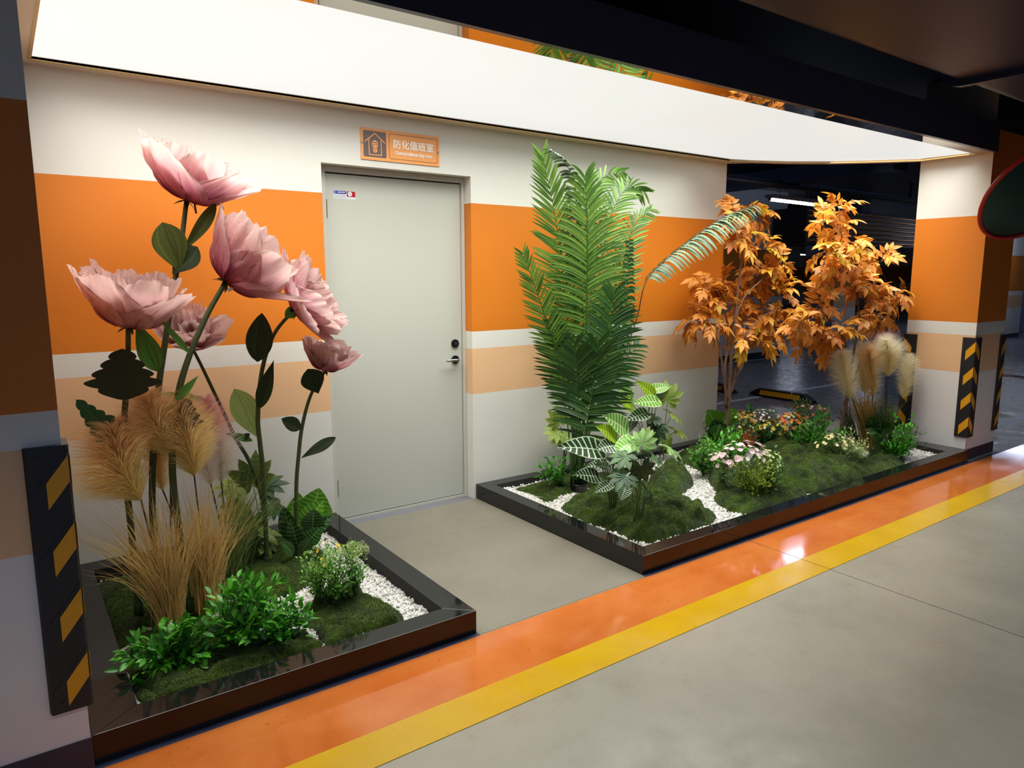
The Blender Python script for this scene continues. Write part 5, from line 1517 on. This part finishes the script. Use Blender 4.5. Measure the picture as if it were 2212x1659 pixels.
M_FAT = leafmat('grey_green_palmate_leaf', srgb(70, 104, 58), srgb(92, 126, 76), srgb(112, 146, 96), 0, 0, 0.03, trans=0.15, rough=0.45)
M_FATL = leafmat('light_palmate_leaf', srgb(128, 170, 92), srgb(150, 190, 112), srgb(178, 210, 140), 0, 0, 0.03, trans=0.2, rough=0.45)
M_FATD = leafmat('deep_green_palmate_leaf', srgb(36, 66, 30), srgb(50, 84, 42), srgb(66, 100, 56), 0, 0, 0.03, trans=0.1, rough=0.45)
M_FATY = leafmat('yellow_green_palmate_leaf', srgb(148, 172, 70), srgb(186, 204, 104), srgb(96, 132, 48), 7, 0.05, 0.04, 0.6, trans=0.25, rough=0.45)
M_FATO = leafmat('olive_palmate_leaf', srgb(84, 106, 34), srgb(120, 138, 54), srgb(60, 84, 30), 6, 0.05, 0.03, 0.5, trans=0.15, rough=0.45)

def palmate(label, basepx, z, leaves, group=None, name='fatsia_plant', lobes=8, W=0.34, stem=M_STEM, spread=255):
    b = G(*basepx, z); t = thing(name, label, 'artificial plant', tuple(b), group)
    seed(int(basepx[0]))
    for i, (c, dirpx, R_, dy, mat, *rest) in enumerate(leaves):
        y_ = b[1]+dy; C_ = Y(*c, y_); Rm_ = 1.15*R_/PXM(C_)
        d = Y(c[0]+dirpx[0], c[1]+dirpx[1], y_)-C_
        nn = unit(unit(CAM-C_)*(rest[0] if rest else 0.6)+np.array([0, 0, 1.0]))
        lb = rest[1] if len(rest) > 1 else lobes
        V, F, uv = palmate_np(1.0, lb, W, spread if lb > 5 else 170, droop=0.35)
        o = bpy.data.objects.new('palmate_leaf', mesh_np('palmate_leaf', V, F, mat, uv)); o.parent = t
        o.matrix_local = mat4(C_-b, d, nn, Rm_); COL.objects.link(o)
        a_ = i*2.1; stalked(t, b+np.array([0.018*math.cos(a_), 0.018*math.sin(a_), 0]), c, y_, stem, 0.0024)
    return t
palmate('grey-green seven-fingered leaf plant in front, right of the white-veined one', (1376, 1138), 0.10, [
    ((1352, 985), (-1, 0.7), 40, 0.0, M_FAT), ((1412, 985), (1, 0.6), 42, -0.02, M_FAT), ((1446, 970), (1, 0.3), 40, 0.02, M_FATL), ((1388, 958), (0.3, -1), 38, 0.05, M_FATL), ((1350, 1030), (-1, 0.6), 42, -0.06, M_FATD), ((1398, 1062), (0.8, 1), 44, -0.12, M_FATD), ((1430, 1020), (1, 0.6), 38, -0.02, M_FAT), ((1385, 1010), (0.1, 1), 42, -0.08, M_FATD), ((1368, 960), (-0.8, -0.4), 34, 0.06, M_FATL)], 'seven-fingered leaf plants')
palmate('yellow-green star-leaved plant behind the palm canes on the left', (1218, 1022), 0.07, [
    ((1206, 910), (-0.4, -1), 36, -0.06, M_FATY, 1.5), ((1222, 945), (-1, 0.6), 34, -0.08, M_FATY, 1.0), ((1238, 905), (0.8, -1), 28, -0.04, M_FATY, 1.2), ((1204, 935), (-1, 0.2), 32, -0.06, M_FATY, 1.2), ((1252, 925), (1, 0.2), 28, -0.05, M_FATY), ((1302, 948), (1, 0.0), 20, -0.02, M_FATY)], 'seven-fingered leaf plants')
palmate('yellow-green star-leaved plant by the wall right of the palm', (1430, 992), 0.08, [
    ((1442, 862), (0.2, -1), 40, 0.0, M_FATY, 1.3), ((1452, 895), (1, 0.5), 36, -0.02, M_FATY), ((1460, 930), (1, 0.2), 36, 0.0, M_FATY), ((1412, 900), (-1, 0.3), 32, 0.02, M_FATD), ((1420, 925), (-0.4, 1), 34, -0.02, M_FATD), ((1442, 950), (0.3, 1), 30, -0.05, M_FATY), ((1395, 945), (0.3, -1), 26, -0.3, M_FATY, 1.0, 5)], 'seven-fingered leaf plants')
palmate('olive seven-fingered leaf plant behind the green grass clump', (560, 1196), 0.08, [
    ((545, 1040), (-0.2, -1), 60, 0.05, M_FATO, 1.6), ((508, 1052), (-1, 0.2), 42, 0.05, M_FATY, 1.2), ((512, 1095), (-1, 1), 44, 0.0, M_FATY, 1.0), ((575, 1050), (1, -0.5), 46, 0.08, M_FATD, 0.6), ((548, 1120), (-0.2, 1), 40, -0.02, M_FATD, 0.8), ((585, 1090), (1, 0.6), 44, 0.0, M_FATD, 0.8)], 'seven-fingered leaf plants')
palmate('low plant with long pale finger leaves beside the green grass foot', (552, 1222), 0.06, [
    ((562, 1150), (1, 0.0), 50, 0.0, M_FATO, 0.5, 5), ((565, 1170), (1, 0.45), 48, -0.04, M_FATO, 0.6, 5), ((548, 1160), (-0.3, 1), 36, -0.06, M_FATD, 0.6, 5)], 'seven-fingered leaf plants')

M_CAL = leafmat('veined_rosette_leaf', srgb(70, 140, 30), srgb(104, 172, 46), srgb(176, 214, 106), 8, 0.045, 0.03, 0.5, trans=0.2, rough=0.35)
M_CALD = leafmat('dark_veined_rosette_leaf', srgb(26, 62, 22), srgb(44, 86, 30), srgb(120, 158, 84), 8, 0.035, 0.025, 0.5, trans=0.1, rough=0.35)
veined('cabbage-like plant with upright veined leaves under the smallest pink flower', (640, 1206), 0.07, [
    ((672, 1120), (690, 1052), 62, 0.06, M_CAL, (0, -0.2, 0.1)), ((640, 1140), (645, 1062), 50, 0.1, M_CAL, (0, -0.2, 0.1)), ((652, 1140), (700, 1080), 48, 0.0, M_CAL, (0, 0, 0.3)), ((690, 1125), (712, 1088), 36, 0.05, M_CAL, (0.4, 0, 0.1)),
    ((674, 1148), (678, 1098), 50, -0.04, M_CALD, (0, -0.2, 0.1)), ((652, 1168), (722, 1112), 34, -0.04, M_CALD, (0.3, 0, 0.4)), ((655, 1180), (696, 1136), 38, -0.08, M_CALD, (0.3, 0, 0.2)), ((632, 1172), (612, 1090), 40, 0.0, M_CALD, (-0.3, 0, 0.1)), ((645, 1185), (626, 1118), 34, -0.05, M_CALD, (-0.2, 0, 0.1)), ((628, 1150), (632, 1085), 18, 0.04, M_CAL, (0.8, 0, 0)), ((634, 1198), (606, 1170), 30, -0.08, M_CALD, (0, 0, 0.6)), ((650, 1195), (672, 1160), 30, -0.1, M_CALD, (0.2, 0, 0.1))], None, 'artificial plant', 'calathea_plant', 'oval')
veined('plant with three large light green leaves against the end of the striped wall', (1562, 972), 0.08, [
    ((1548, 918), (1526, 884), 42, 0.05, M_CAL, (0, -0.2, 0.1)), ((1566, 922), (1556, 888), 38, 0.08, M_CAL, (0, -0.2, 0.1)), ((1576, 918), (1582, 878), 34, 0.02, M_CAL, (0.2, -0.2, 0.1)), ((1552, 940), (1540, 906), 44, -0.02, M_CALD, (0, -0.2, 0.1)), ((1545, 945), (1556, 915), 36, -0.05, M_CALD, (0, -0.2, 0.1))], None, 'artificial plant', 'calathea_plant', 'oval')
veined('dark green round-leaved plant at the right end beside the golden grass', (1900, 980), 0.07, [
    ((1885, 925), (1878, 900), 32, 0.03, M_CALD, (0, -0.2, 0.1)), ((1910, 930), (1918, 896), 42, 0.05, M_CALD, (0, -0.2, 0.1)), ((1904, 940), (1900, 905), 38, 0.0, M_CALD, (0, -0.2, 0.1)), ((1898, 935), (1876, 938), 28, -0.02, M_CALD, (0, -0.2, 0.5)), ((1916, 950), (1908, 926), 36, -0.04, M_CALD, (0, -0.2, 0.3)), ((1896, 958), (1884, 940), 26, -0.06, M_CALD, (0, -0.2, 0.3))], None, 'artificial plant', 'round_leaved_plant', 'round')

# ================================================================== ORANGE TREES
M_AUT = leafmat('autumn_leaf', srgb(218, 164, 50), srgb(200, 112, 44), srgb(150, 96, 40), 0, 0, 0.02, trans=0.3, rough=0.5, useobj=True)
AUT = [mesh_np('leaflet', *(lambda d: (d[0], d[1], M_AUT, d[2]))(leaf_np(1.0, 0.4, 'lance', 5, 1, 0.25, 0.1+0.25*i))) for i in range(3)]
TWIGJ = []
def tree(label, trunks, clusters, basepx, z, sd_, nmax=298):
    seed(sd_)
    b = G(*basepx, z); t = thing('autumn_tree', label, 'artificial tree', tuple(b), 'artificial trees with orange leaves'); off = np.array(b)
    y0 = b[1]; curves = []
    for pts, dy, r in trunks:
        ys = np.linspace(y0, y0+dy, len(pts)); P = [Y(px, py, q) for (px, py), q in zip(pts, ys)]
        S = catmull(P, 6); S[1:-1] += np.random.normal(size=S[1:-1].shape)*0.003; curves.append(S)
        m = MB(); m.tube(S-off, r, 8); m.build('trunk' if r[0] > 0.011 else 'branch', M_BARK if r[0] > 0.0 else M_STEMD, t, True)
    ends = np.concatenate([c[len(c)//3:] for c in curves])
    Pl, Dl, Ul, Sl, Cl = [], [], [], [], []; tw = []
    for (cx_, cy_, rpx, n, warm) in clusters:
        dyc = random.uniform(-0.06, 0.2); C_ = Y(cx_, cy_, y0+dyc); R_ = rpx/PXM(C_)
        a_ = ends[np.argmin(np.linalg.norm(ends-C_-np.array([0, 0, -0.06]), axis=1))]
        if np.linalg.norm(a_-C_) > 0.02:
            S = catmull([a_, (a_+C_)/2+np.array([0, 0, 0.02]), C_], 5)
            tw.append((S, [0.003, 0.0018]))
        for i in range(int(n*2.6+0.5)):
            v = rand_dirs(1, 0.25)[0]; v[1] *= 0.8
            s0 = C_+v*R_*0.15; e = C_+v*R_*1.05+np.array([0, 0, -0.03]); Ls = np.linalg.norm(e-s0)
            e = s0+(e-s0)*max(1.0, 0.13/Ls); mid = (s0+e)/2+np.array([0, 0, 0.03])
            S = catmull([s0, mid, e], 5); tw.append((S, [0.0016, 0.0008]))
            T = unit(np.gradient(S, axis=0)); sv = unit(np.cross(T, unit(np.array([0, -0.4, 1.0])+np.random.normal(size=3)*0.35)))
            col = srgb(*(np.array([[206, 176, 44], [226, 164, 46], [226, 166, 104], [206, 112, 60], [236, 160, 128]][min(4, max(0, int(random.gauss(warm, 0.8))))])))
            for q in (0.2, 0.42, 0.63, 0.82, 0.96):
                k = int(q*(len(S)-1)); 
                for sg in (-1, 1):
                    Pl.append(S[k]); Dl.append(unit(T[k]*0.75+sv[k]*sg*0.9+np.array([0, 0, -0.22])+np.random.normal(size=3)*0.08)); Ul.append(unit(np.cross(sv[k], T[k])*(1)+np.random.normal(size=3)*0.2)); Sl.append(random.uniform(0.068, 0.09)); Cl.append(col)
            Pl.append(S[-1]); Dl.append(unit(T[-1]+np.array([0, 0, -0.15]))); Ul.append(unit(np.cross(sv[-1], T[-1]))); Sl.append(0.09); Cl.append(col)
    Pl, Dl, Ul, Sl = map(np.array, (Pl, Dl, Ul, Sl)); Ul = np.where(Ul[:, 2:3] < 0, -Ul, Ul)
    near = np.argsort(Pl[:, 1]+np.random.normal(size=len(Pl))*0.05)
    A_, B_ = near[:nmax], near[nmax:]
    part_copies('leaflet', AUT, t, Pl[A_], Dl[A_], Ul[A_], Sl[A_], [Cl[i] for i in A_])
    if len(B_):
        for cc in range(3):
            idx = B_[cc::3]
            # the leaflets past the limit, joined by thirds of one colour
        o = joined('foliage', scatter(leaf_np(1.0, 0.4, 'lance', 5, 1, 0.25, 0.25), Pl[B_], Dl[B_], Ul[B_], Sl[B_]), M_AUT, t); o.color = srgb(222, 142, 48)
    st = cat(*[(lambda q: (q[0], np.array([f for f in q[1] if len(f) == 4]), q[2]))(tube_np(S, r, 4, False)) for S, r in tw])
    joined('twigs', st, M_STEMD, t)
    print('leaflets', len(Pl))
    return t

tree('orange-leaved artificial tree on the left, in front of the end of the striped wall', [
    ([(1568, 972), (1571, 900), (1577, 820), (1582, 740), (1590, 660), (1600, 580), (1604, 500), (1608, 450)], 0.0, [0.02, 0.016, 0.009, 0.004]),
    ([(1570, 880), (1566, 800), (1574, 720), (1560, 650), (1545, 620)], 0.05, [0.014, 0.009, 0.004]),
    ([(1571, 870), (1560, 790), (1552, 740), (1530, 700), (1500, 690)], 0.03, [0.012, 0.007, 0.003]),
    ([(1576, 860), (1590, 800), (1602, 740), (1640, 690), (1680, 665)], -0.04, [0.012, 0.007, 0.003]),
    ([(1578, 850), (1592, 815), (1604, 790), (1606, 765), (1640, 730)], -0.02, [0.009, 0.006, 0.003]),
    ([(1583, 700), (1610, 640), (1650, 600), (1690, 560)], -0.02, [0.009, 0.006, 0.003]),
    ], [(1608, 452, 30, 3, 1), (1640, 470, 40, 4, 0.3), (1585, 465, 32, 3, 1), (1600, 520, 42, 4, 1.2), (1650, 545, 34, 3, 0.6), (1690, 575, 32, 3, 1.6), (1640, 600, 38, 4, 0.4), (1620, 640, 44, 4, 0.6), (1680, 640, 42, 4, 1.0), (1560, 620, 42, 4, 2.4), (1525, 625, 32, 3, 2.4), (1545, 655, 38, 3, 2.2), (1500, 690, 36, 4, 1.8), (1535, 700, 34, 3, 1.8), (1600, 690, 40, 3, 1.2), (1640, 690, 42, 4, 0.8), (1690, 690, 40, 4, 2.4), (1720, 700, 26, 2, 2.2), (1640, 735, 40, 4, 1.2), (1610, 740, 34, 3, 1.6), (1670, 720, 36, 3, 1.6)], (1568, 975), 0.09, 41)
tree('orange-leaved artificial tree on the right, in front of the dark opening', [
    ([(1812, 975), (1818, 920), (1830, 860), (1838, 800), (1850, 730), (1856, 680), (1850, 640)], 0.0, [0.017, 0.014, 0.009, 0.004]),
    ([(1826, 900), (1830, 820), (1826, 750), (1805, 700), (1780, 690), (1750, 680)], 0.02, [0.012, 0.008, 0.004]),
    ([(1838, 840), (1856, 790), (1882, 740), (1900, 700), (1930, 660)], -0.03, [0.009, 0.006, 0.003]),
    ([(1830, 830), (1818, 790), (1812, 755), (1800, 735)], 0.0, [0.007, 0.005, 0.003]),
    ([(1852, 660), (1850, 600), (1835, 550), (1818, 510), (1812, 450)], 0.05, [0.007, 0.005, 0.0025]),
    ([(1780, 690), (1770, 640), (1775, 590), (1800, 530)], 0.05, [0.006, 0.004, 0.002]),
    ], [(1815, 458, 30, 3, 0.8), (1778, 485, 24, 2, 0.0), (1812, 500, 34, 3, 1.8), (1835, 530, 28, 2, 1.2), (1785, 550, 32, 3, 0.2), (1768, 585, 30, 2, 0.3), (1790, 590, 28, 3, 2.0), (1862, 545, 24, 2, 2.0), (1850, 570, 36, 3, 0.2), (1898, 570, 32, 3, 0.4), (1875, 605, 34, 3, 0.8), (1752, 630, 24, 2, 0.0), (1845, 630, 44, 4, 1.8), (1885, 650, 38, 3, 2.4), (1760, 670, 32, 3, 1.6), (1735, 690, 34, 3, 2.4), (1728, 722, 38, 4, 2.2), (1780, 720, 34, 3, 2.8), (1815, 725, 40, 4, 1.6), (1790, 748, 32, 3, 2.2), (1925, 640, 30, 3, 2.4), (1900, 685, 38, 4, 2.6), (1945, 645, 22, 2, 2.6), (1880, 700, 28, 2, 2.2)], (1812, 978), 0.08, 42)
# ================================================================== SHRUBS AND SMALL FLOWERS
M_SPR = leafmat('glossy_sprig_leaf', srgb(40, 108, 20), srgb(88, 178, 42), srgb(120, 196, 70), 0, 0, 0.05, trans=0.15, rough=0.3)
M_BOX = leafmat('box_leaf', srgb(50, 112, 30), srgb(136, 196, 76), None, trans=0.2, rough=0.45)
M_CLOV = leafmat('clover_leaf', srgb(52, 128, 34), srgb(150, 204, 92), None, trans=0.2, rough=0.45)
M_BRT = leafmat('bright_green_leaf', srgb(46, 132, 22), srgb(96, 178, 40), None, trans=0.2, rough=0.4)
M_MIDG = leafmat('mid_green_leaf', srgb(32, 92, 26), srgb(70, 134, 44), None, trans=0.15, rough=0.4)
M_NEED = leafmat('needle_leaf', srgb(50, 84, 34), srgb(92, 124, 52), None, trans=0.15, rough=0.5)
M_FEATH = leafmat('feathery_yellow_green', srgb(110, 134, 24), srgb(164, 184, 52), None, trans=0.25, rough=0.5)
M_PALEF = leafmat('pale_feathery_leaf', srgb(170, 196, 116), srgb(216, 232, 170), None, trans=0.3, rough=0.5)
M_RUSS = leafmat('russet_leaf', srgb(150, 56, 22), srgb(196, 96, 46), None, trans=0.2, rough=0.5)
M_FW = leafmat('cream_white_bloom', srgb(236, 232, 208), srgb(250, 248, 238), None, trans=0.3, rough=0.5)
M_FP = leafmat('pale_pink_bloom', srgb(226, 190, 192), srgb(246, 226, 222), None, trans=0.3, rough=0.5)
M_FY = leafmat('yellow_bloom', srgb(226, 190, 52), srgb(240, 216, 96), None, trans=0.3, rough=0.5)
M_FO = leafmat('orange_bloom', srgb(226, 110, 40), srgb(238, 150, 78), None, trans=0.3, rough=0.5)
M_FC = leafmat('butter_bloom', srgb(240, 222, 150), srgb(250, 240, 196), None, trans=0.3, rough=0.5)
M_FG = leafmat('lime_tip_bloom', srgb(190, 222, 120), srgb(220, 240, 170), None, trans=0.3, rough=0.5)

def shr(label, basepx, z, crownpx, rpx, ns, nl, mat, size, depth=None, **k):
    b = G(*basepx, z); dy = k.pop('dy', 0.0)
    c = Y(*crownpx, b[1]+dy); s = PXM(c)
    rad = (rpx[0]/s, (depth if depth is not None else rpx[0])/s, rpx[1]/s)
    if basepx[0] > 1480:
        size *= 1.25; rad = tuple(q*1.15 for q in rad)
        if k.get('flowers'): k['flowers'] = [(int(f[0]*1.9), f[1], f[2]*0.95)+tuple(f[3:]) for f in k['flowers']]
    return shrub(label, b, c, rad, ns, nl, mat, size, **k)

# trailing sprigs in front of the golden grass
shr('glossy green leafy sprigs trailing over the front left rim of the small planter', (385, 1440), 0.04, (375, 1405), (104, 66), 22, 270, M_SPR, 0.05, 50, objs=True, shape='oval', W=0.4, sd=51, start=0.15, name='leafy_sprigs', group='glossy leafy sprigs', stemr=0.0022, dy=-0.03)
shr('glossy green leafy sprigs in the middle front of the small planter, taller mass', (530, 1400), 0.05, (532, 1318), (98, 74), 26, 285, M_SPR, 0.05, 60, objs=True, shape='oval', W=0.4, sd=52, start=0.15, name='leafy_sprigs', group='glossy leafy sprigs', stemr=0.0022)
shr('loose green sprig reaching right over the white pebbles', (600, 1395), 0.05, (620, 1335), (50, 44), 8, 80, M_SPR, 0.047, 40, objs=True, shape='oval', W=0.4, sd=53, start=0.3, name='leafy_sprigs', group='glossy leafy sprigs', stemr=0.002)
# round white-tipped shrub of three bunches
shr('small round boxy green bunch, left third of the white-tipped shrub group', (690, 1300), 0.07, (690, 1228), (42, 52), 16, 300, M_BOX, 0.020, shape='oval', W=0.45, sd=54, flowers=[(14, M_FG, 0.02, 'ball')], group='boxy bunches with pale tips')
shr('green bunch with pale lime blossom tips, front of the white-tipped shrub group', (727, 1308), 0.07, (738, 1236), (48, 58), 18, 340, M_BOX, 0.020, shape='oval', W=0.45, sd=55, flowers=[(30, M_FG, 0.02, 'ball'), (5, M_FY, 0.022, 'daisy', )], group='boxy bunches with pale tips')
shr('green bunch with creamy white blossom tips beside the planter edge, right of its group', (767, 1292), 0.07, (768, 1212), (34, 46), 14, 240, M_BOX, 0.018, shape='oval', W=0.4, sd=56, flowers=[(46, M_PALEF, 0.026, 'ball')], group='boxy bunches with pale tips')
shr('tiny yellow-flowered tuft poking out behind the white-tipped shrub group', (712, 1268), 0.07, (712, 1190), (26, 18), 7, 50, M_BOX, 0.016, sd=57, flowers=[(6, M_FY, 0.024, 'daisy')])
# long planter, left
shr('thin green sprig in the left back corner of the long planter', (1217, 1056), 0.06, (1195, 1012), (46, 26), 9, 80, M_BRT, 0.036, 24, objs=True, sd=58, start=0.3, name='leafy_sprigs', group='sprigs at the palm foot', dy=0.02)
shr('short green sprig right beside the black nursery pot', (1256, 1060), 0.06, (1258, 1010), (26, 24), 8, 70, M_MIDG, 0.032, 24, objs=True, sd=59, start=0.3, name='leafy_sprigs', group='sprigs at the palm foot')
# around the left tree
shr('round bunch of light clover-like leaves at the pebble stream', (1520, 1028), 0.08, (1524, 978), (30, 32), 12, 190, M_CLOV, 0.022, shape='round', W=0.9, sd=61, group='clover-leaved bunches')
shr('second bunch of light clover-like leaves, just right of the first', (1541, 1014), 0.09, (1548, 985), (24, 28), 9, 140, M_CLOV, 0.022, shape='round', W=0.9, sd=62, group='clover-leaved bunches')
shr('bright green leafy bush around the foot of the left orange tree', (1572, 1010), 0.09, (1574, 965), (50, 32), 16, 200, M_BRT, 0.042, 40, sd=63, W=0.36, dy=0.05)
shr('russet red tuft behind the foot of the left orange tree', (1606, 985), 0.09, (1606, 942), (26, 20), 12, 220, M_RUSS, 0.018, sd=64, W=0.4, group='russet tufts')
shr('fine-leaved bush with pale pink daisies in front of the left orange tree', (1608, 1062), 0.10, (1608, 994), (58, 38), 20, 320, M_NEED, 0.028, 44, W=0.16, sd=65, flowers=[(26, M_FP, 0.036, 'daisy'), (8, M_FW, 0.03, 'daisy')], group='daisy bushes')
shr('low spray of pale pink daisies leaning left over the dark moss hump', (1560, 1052), 0.09, (1552, 1002), (26, 22), 8, 110, M_NEED, 0.026, W=0.18, sd=66, flowers=[(10, M_FP, 0.034, 'daisy')], group='daisy bushes')
shr('feathery yellow-green tuft in front of the pink daisy bush', (1629, 1072), 0.10, (1629, 1022), (38, 34), 16, 460, M_FEATH, 0.018, W=0.3, sd=67)
shr('dark green bunch with small white blossoms right of the feathery tuft', (1652, 1066), 0.10, (1662, 1010), (24, 38), 12, 200, M_MIDG, 0.020, W=0.5, sd=68, flowers=[(24, M_FG, 0.022, 'daisy')])
# back row, left to right
shr('dark sprig with tiny white blossoms hugging the wall end', (1545, 960), 0.08, (1534, 918), (14, 28), 7, 70, M_MIDG, 0.024, sd=69, flowers=[(12, M_FW, 0.018, 'daisy')])
shr('bush with small yellow and cream blossoms right behind the left tree trunk', (1600, 972), 0.09, (1600, 926), (34, 30), 14, 190, M_MIDG, 0.022, sd=70, flowers=[(20, M_FY, 0.024, 'ball'), (16, M_FG, 0.02, 'daisy')])
shr('bush with orange blossoms above the yellow one, behind the left tree', (1612, 955), 0.09, (1608, 902), (28, 14), 10, 90, M_NEED, 0.02, sd=71, flowers=[(14, M_FO, 0.03, 'daisy')])
shr('upright green sprig standing over the blossoms at the back edge', (1624, 950), 0.09, (1622, 895), (9, 16), 4, 34, M_BRT, 0.034, objs=True, sd=72)
shr('bush with tiny white umbels in the back row between both trees', (1645, 955), 0.09, (1650, 906), (34, 20), 14, 130, M_MIDG, 0.022, sd=73, flowers=[(26, M_FW, 0.024, 'daisy')])
shr('rust-coloured tuft in the middle of the back row', (1642, 958), 0.09, (1644, 920), (18, 22), 9, 200, M_RUSS, 0.016, sd=74, group='russet tufts')
shr('rust-coloured spiky tuft further right in the back row', (1680, 955), 0.09, (1678, 914), (28, 20), 10, 220, M_RUSS, 0.016, sd=75, group='russet tufts')
shr('bush with pale yellow flowers in front of the rust-coloured tufts', (1668, 962), 0.10, (1672, 930), (36, 20), 14, 180, M_MIDG, 0.026, sd=76, flowers=[(16, M_FY, 0.034, 'daisy'), (6, M_FW, 0.026, 'daisy')])
shr('bush with orange and yellow blossoms in the centre of the back row', (1707, 972), 0.10, (1710, 922), (28, 28), 12, 190, M_NEED, 0.022, sd=77, flowers=[(16, M_FO, 0.034, 'daisy'), (10, M_FY, 0.034, 'daisy'), (8, M_FW, 0.024, 'daisy')])
shr('fine feathery green bush, tallest at the back edge', (1722, 950), 0.09, (1722, 888), (28, 24), 12, 380, M_NEED, 0.022, W=0.2, sd=78)
shr('fine-leaved bush dotted with orange blossoms before the wheel stop', (1755, 958), 0.09, (1752, 902), (38, 28), 14, 260, M_NEED, 0.024, W=0.22, sd=79, flowers=[(18, M_FO, 0.03, 'daisy'), (8, M_FW, 0.022, 'daisy')])
shr('white-flowering sprig between the orange-dotted bush and the leafy bush', (1738, 972), 0.09, (1738, 928), (24, 20), 8, 90, M_MIDG, 0.026, sd=80, flowers=[(14, M_FW, 0.022, 'daisy')])
shr('dense green leafy bush left of the right tree trunk', (1768, 990), 0.09, (1768, 938), (46, 40), 22, 290, M_BRT, 0.036, 40, objs=True, sd=81, W=0.36)
shr('low leafy sprig trailing forward from the dense green bush', (1752, 992), 0.09, (1742, 962), (24, 22), 8, 80, M_MIDG, 0.034, objs=True, sd=82, W=0.36)
shr('fine-leaved bush with cream flowers in front of the right tree', (1808, 1006), 0.10, (1806, 966), (38, 26), 16, 300, M_NEED, 0.026, W=0.16, sd=83, flowers=[(22, M_FC, 0.03, 'daisy')])
shr('pale green frothy bush right of the cream-flowered one', (1838, 1004), 0.10, (1842, 958), (28, 32), 14, 520, M_PALEF, 0.018, W=0.35, sd=84)
shr('leafy bush drooping over the right end of the moss', (1930, 990), 0.08, (1938, 950), (28, 44), 16, 230, M_BRT, 0.034, 28, objs=True, sd=85, W=0.36)
shr('dark needle-leaved bush at the far right end by the pillar', (1948, 985), 0.08, (1960, 948), (30, 26), 12, 180, M_NEED, 0.034, W=0.16, sd=86)
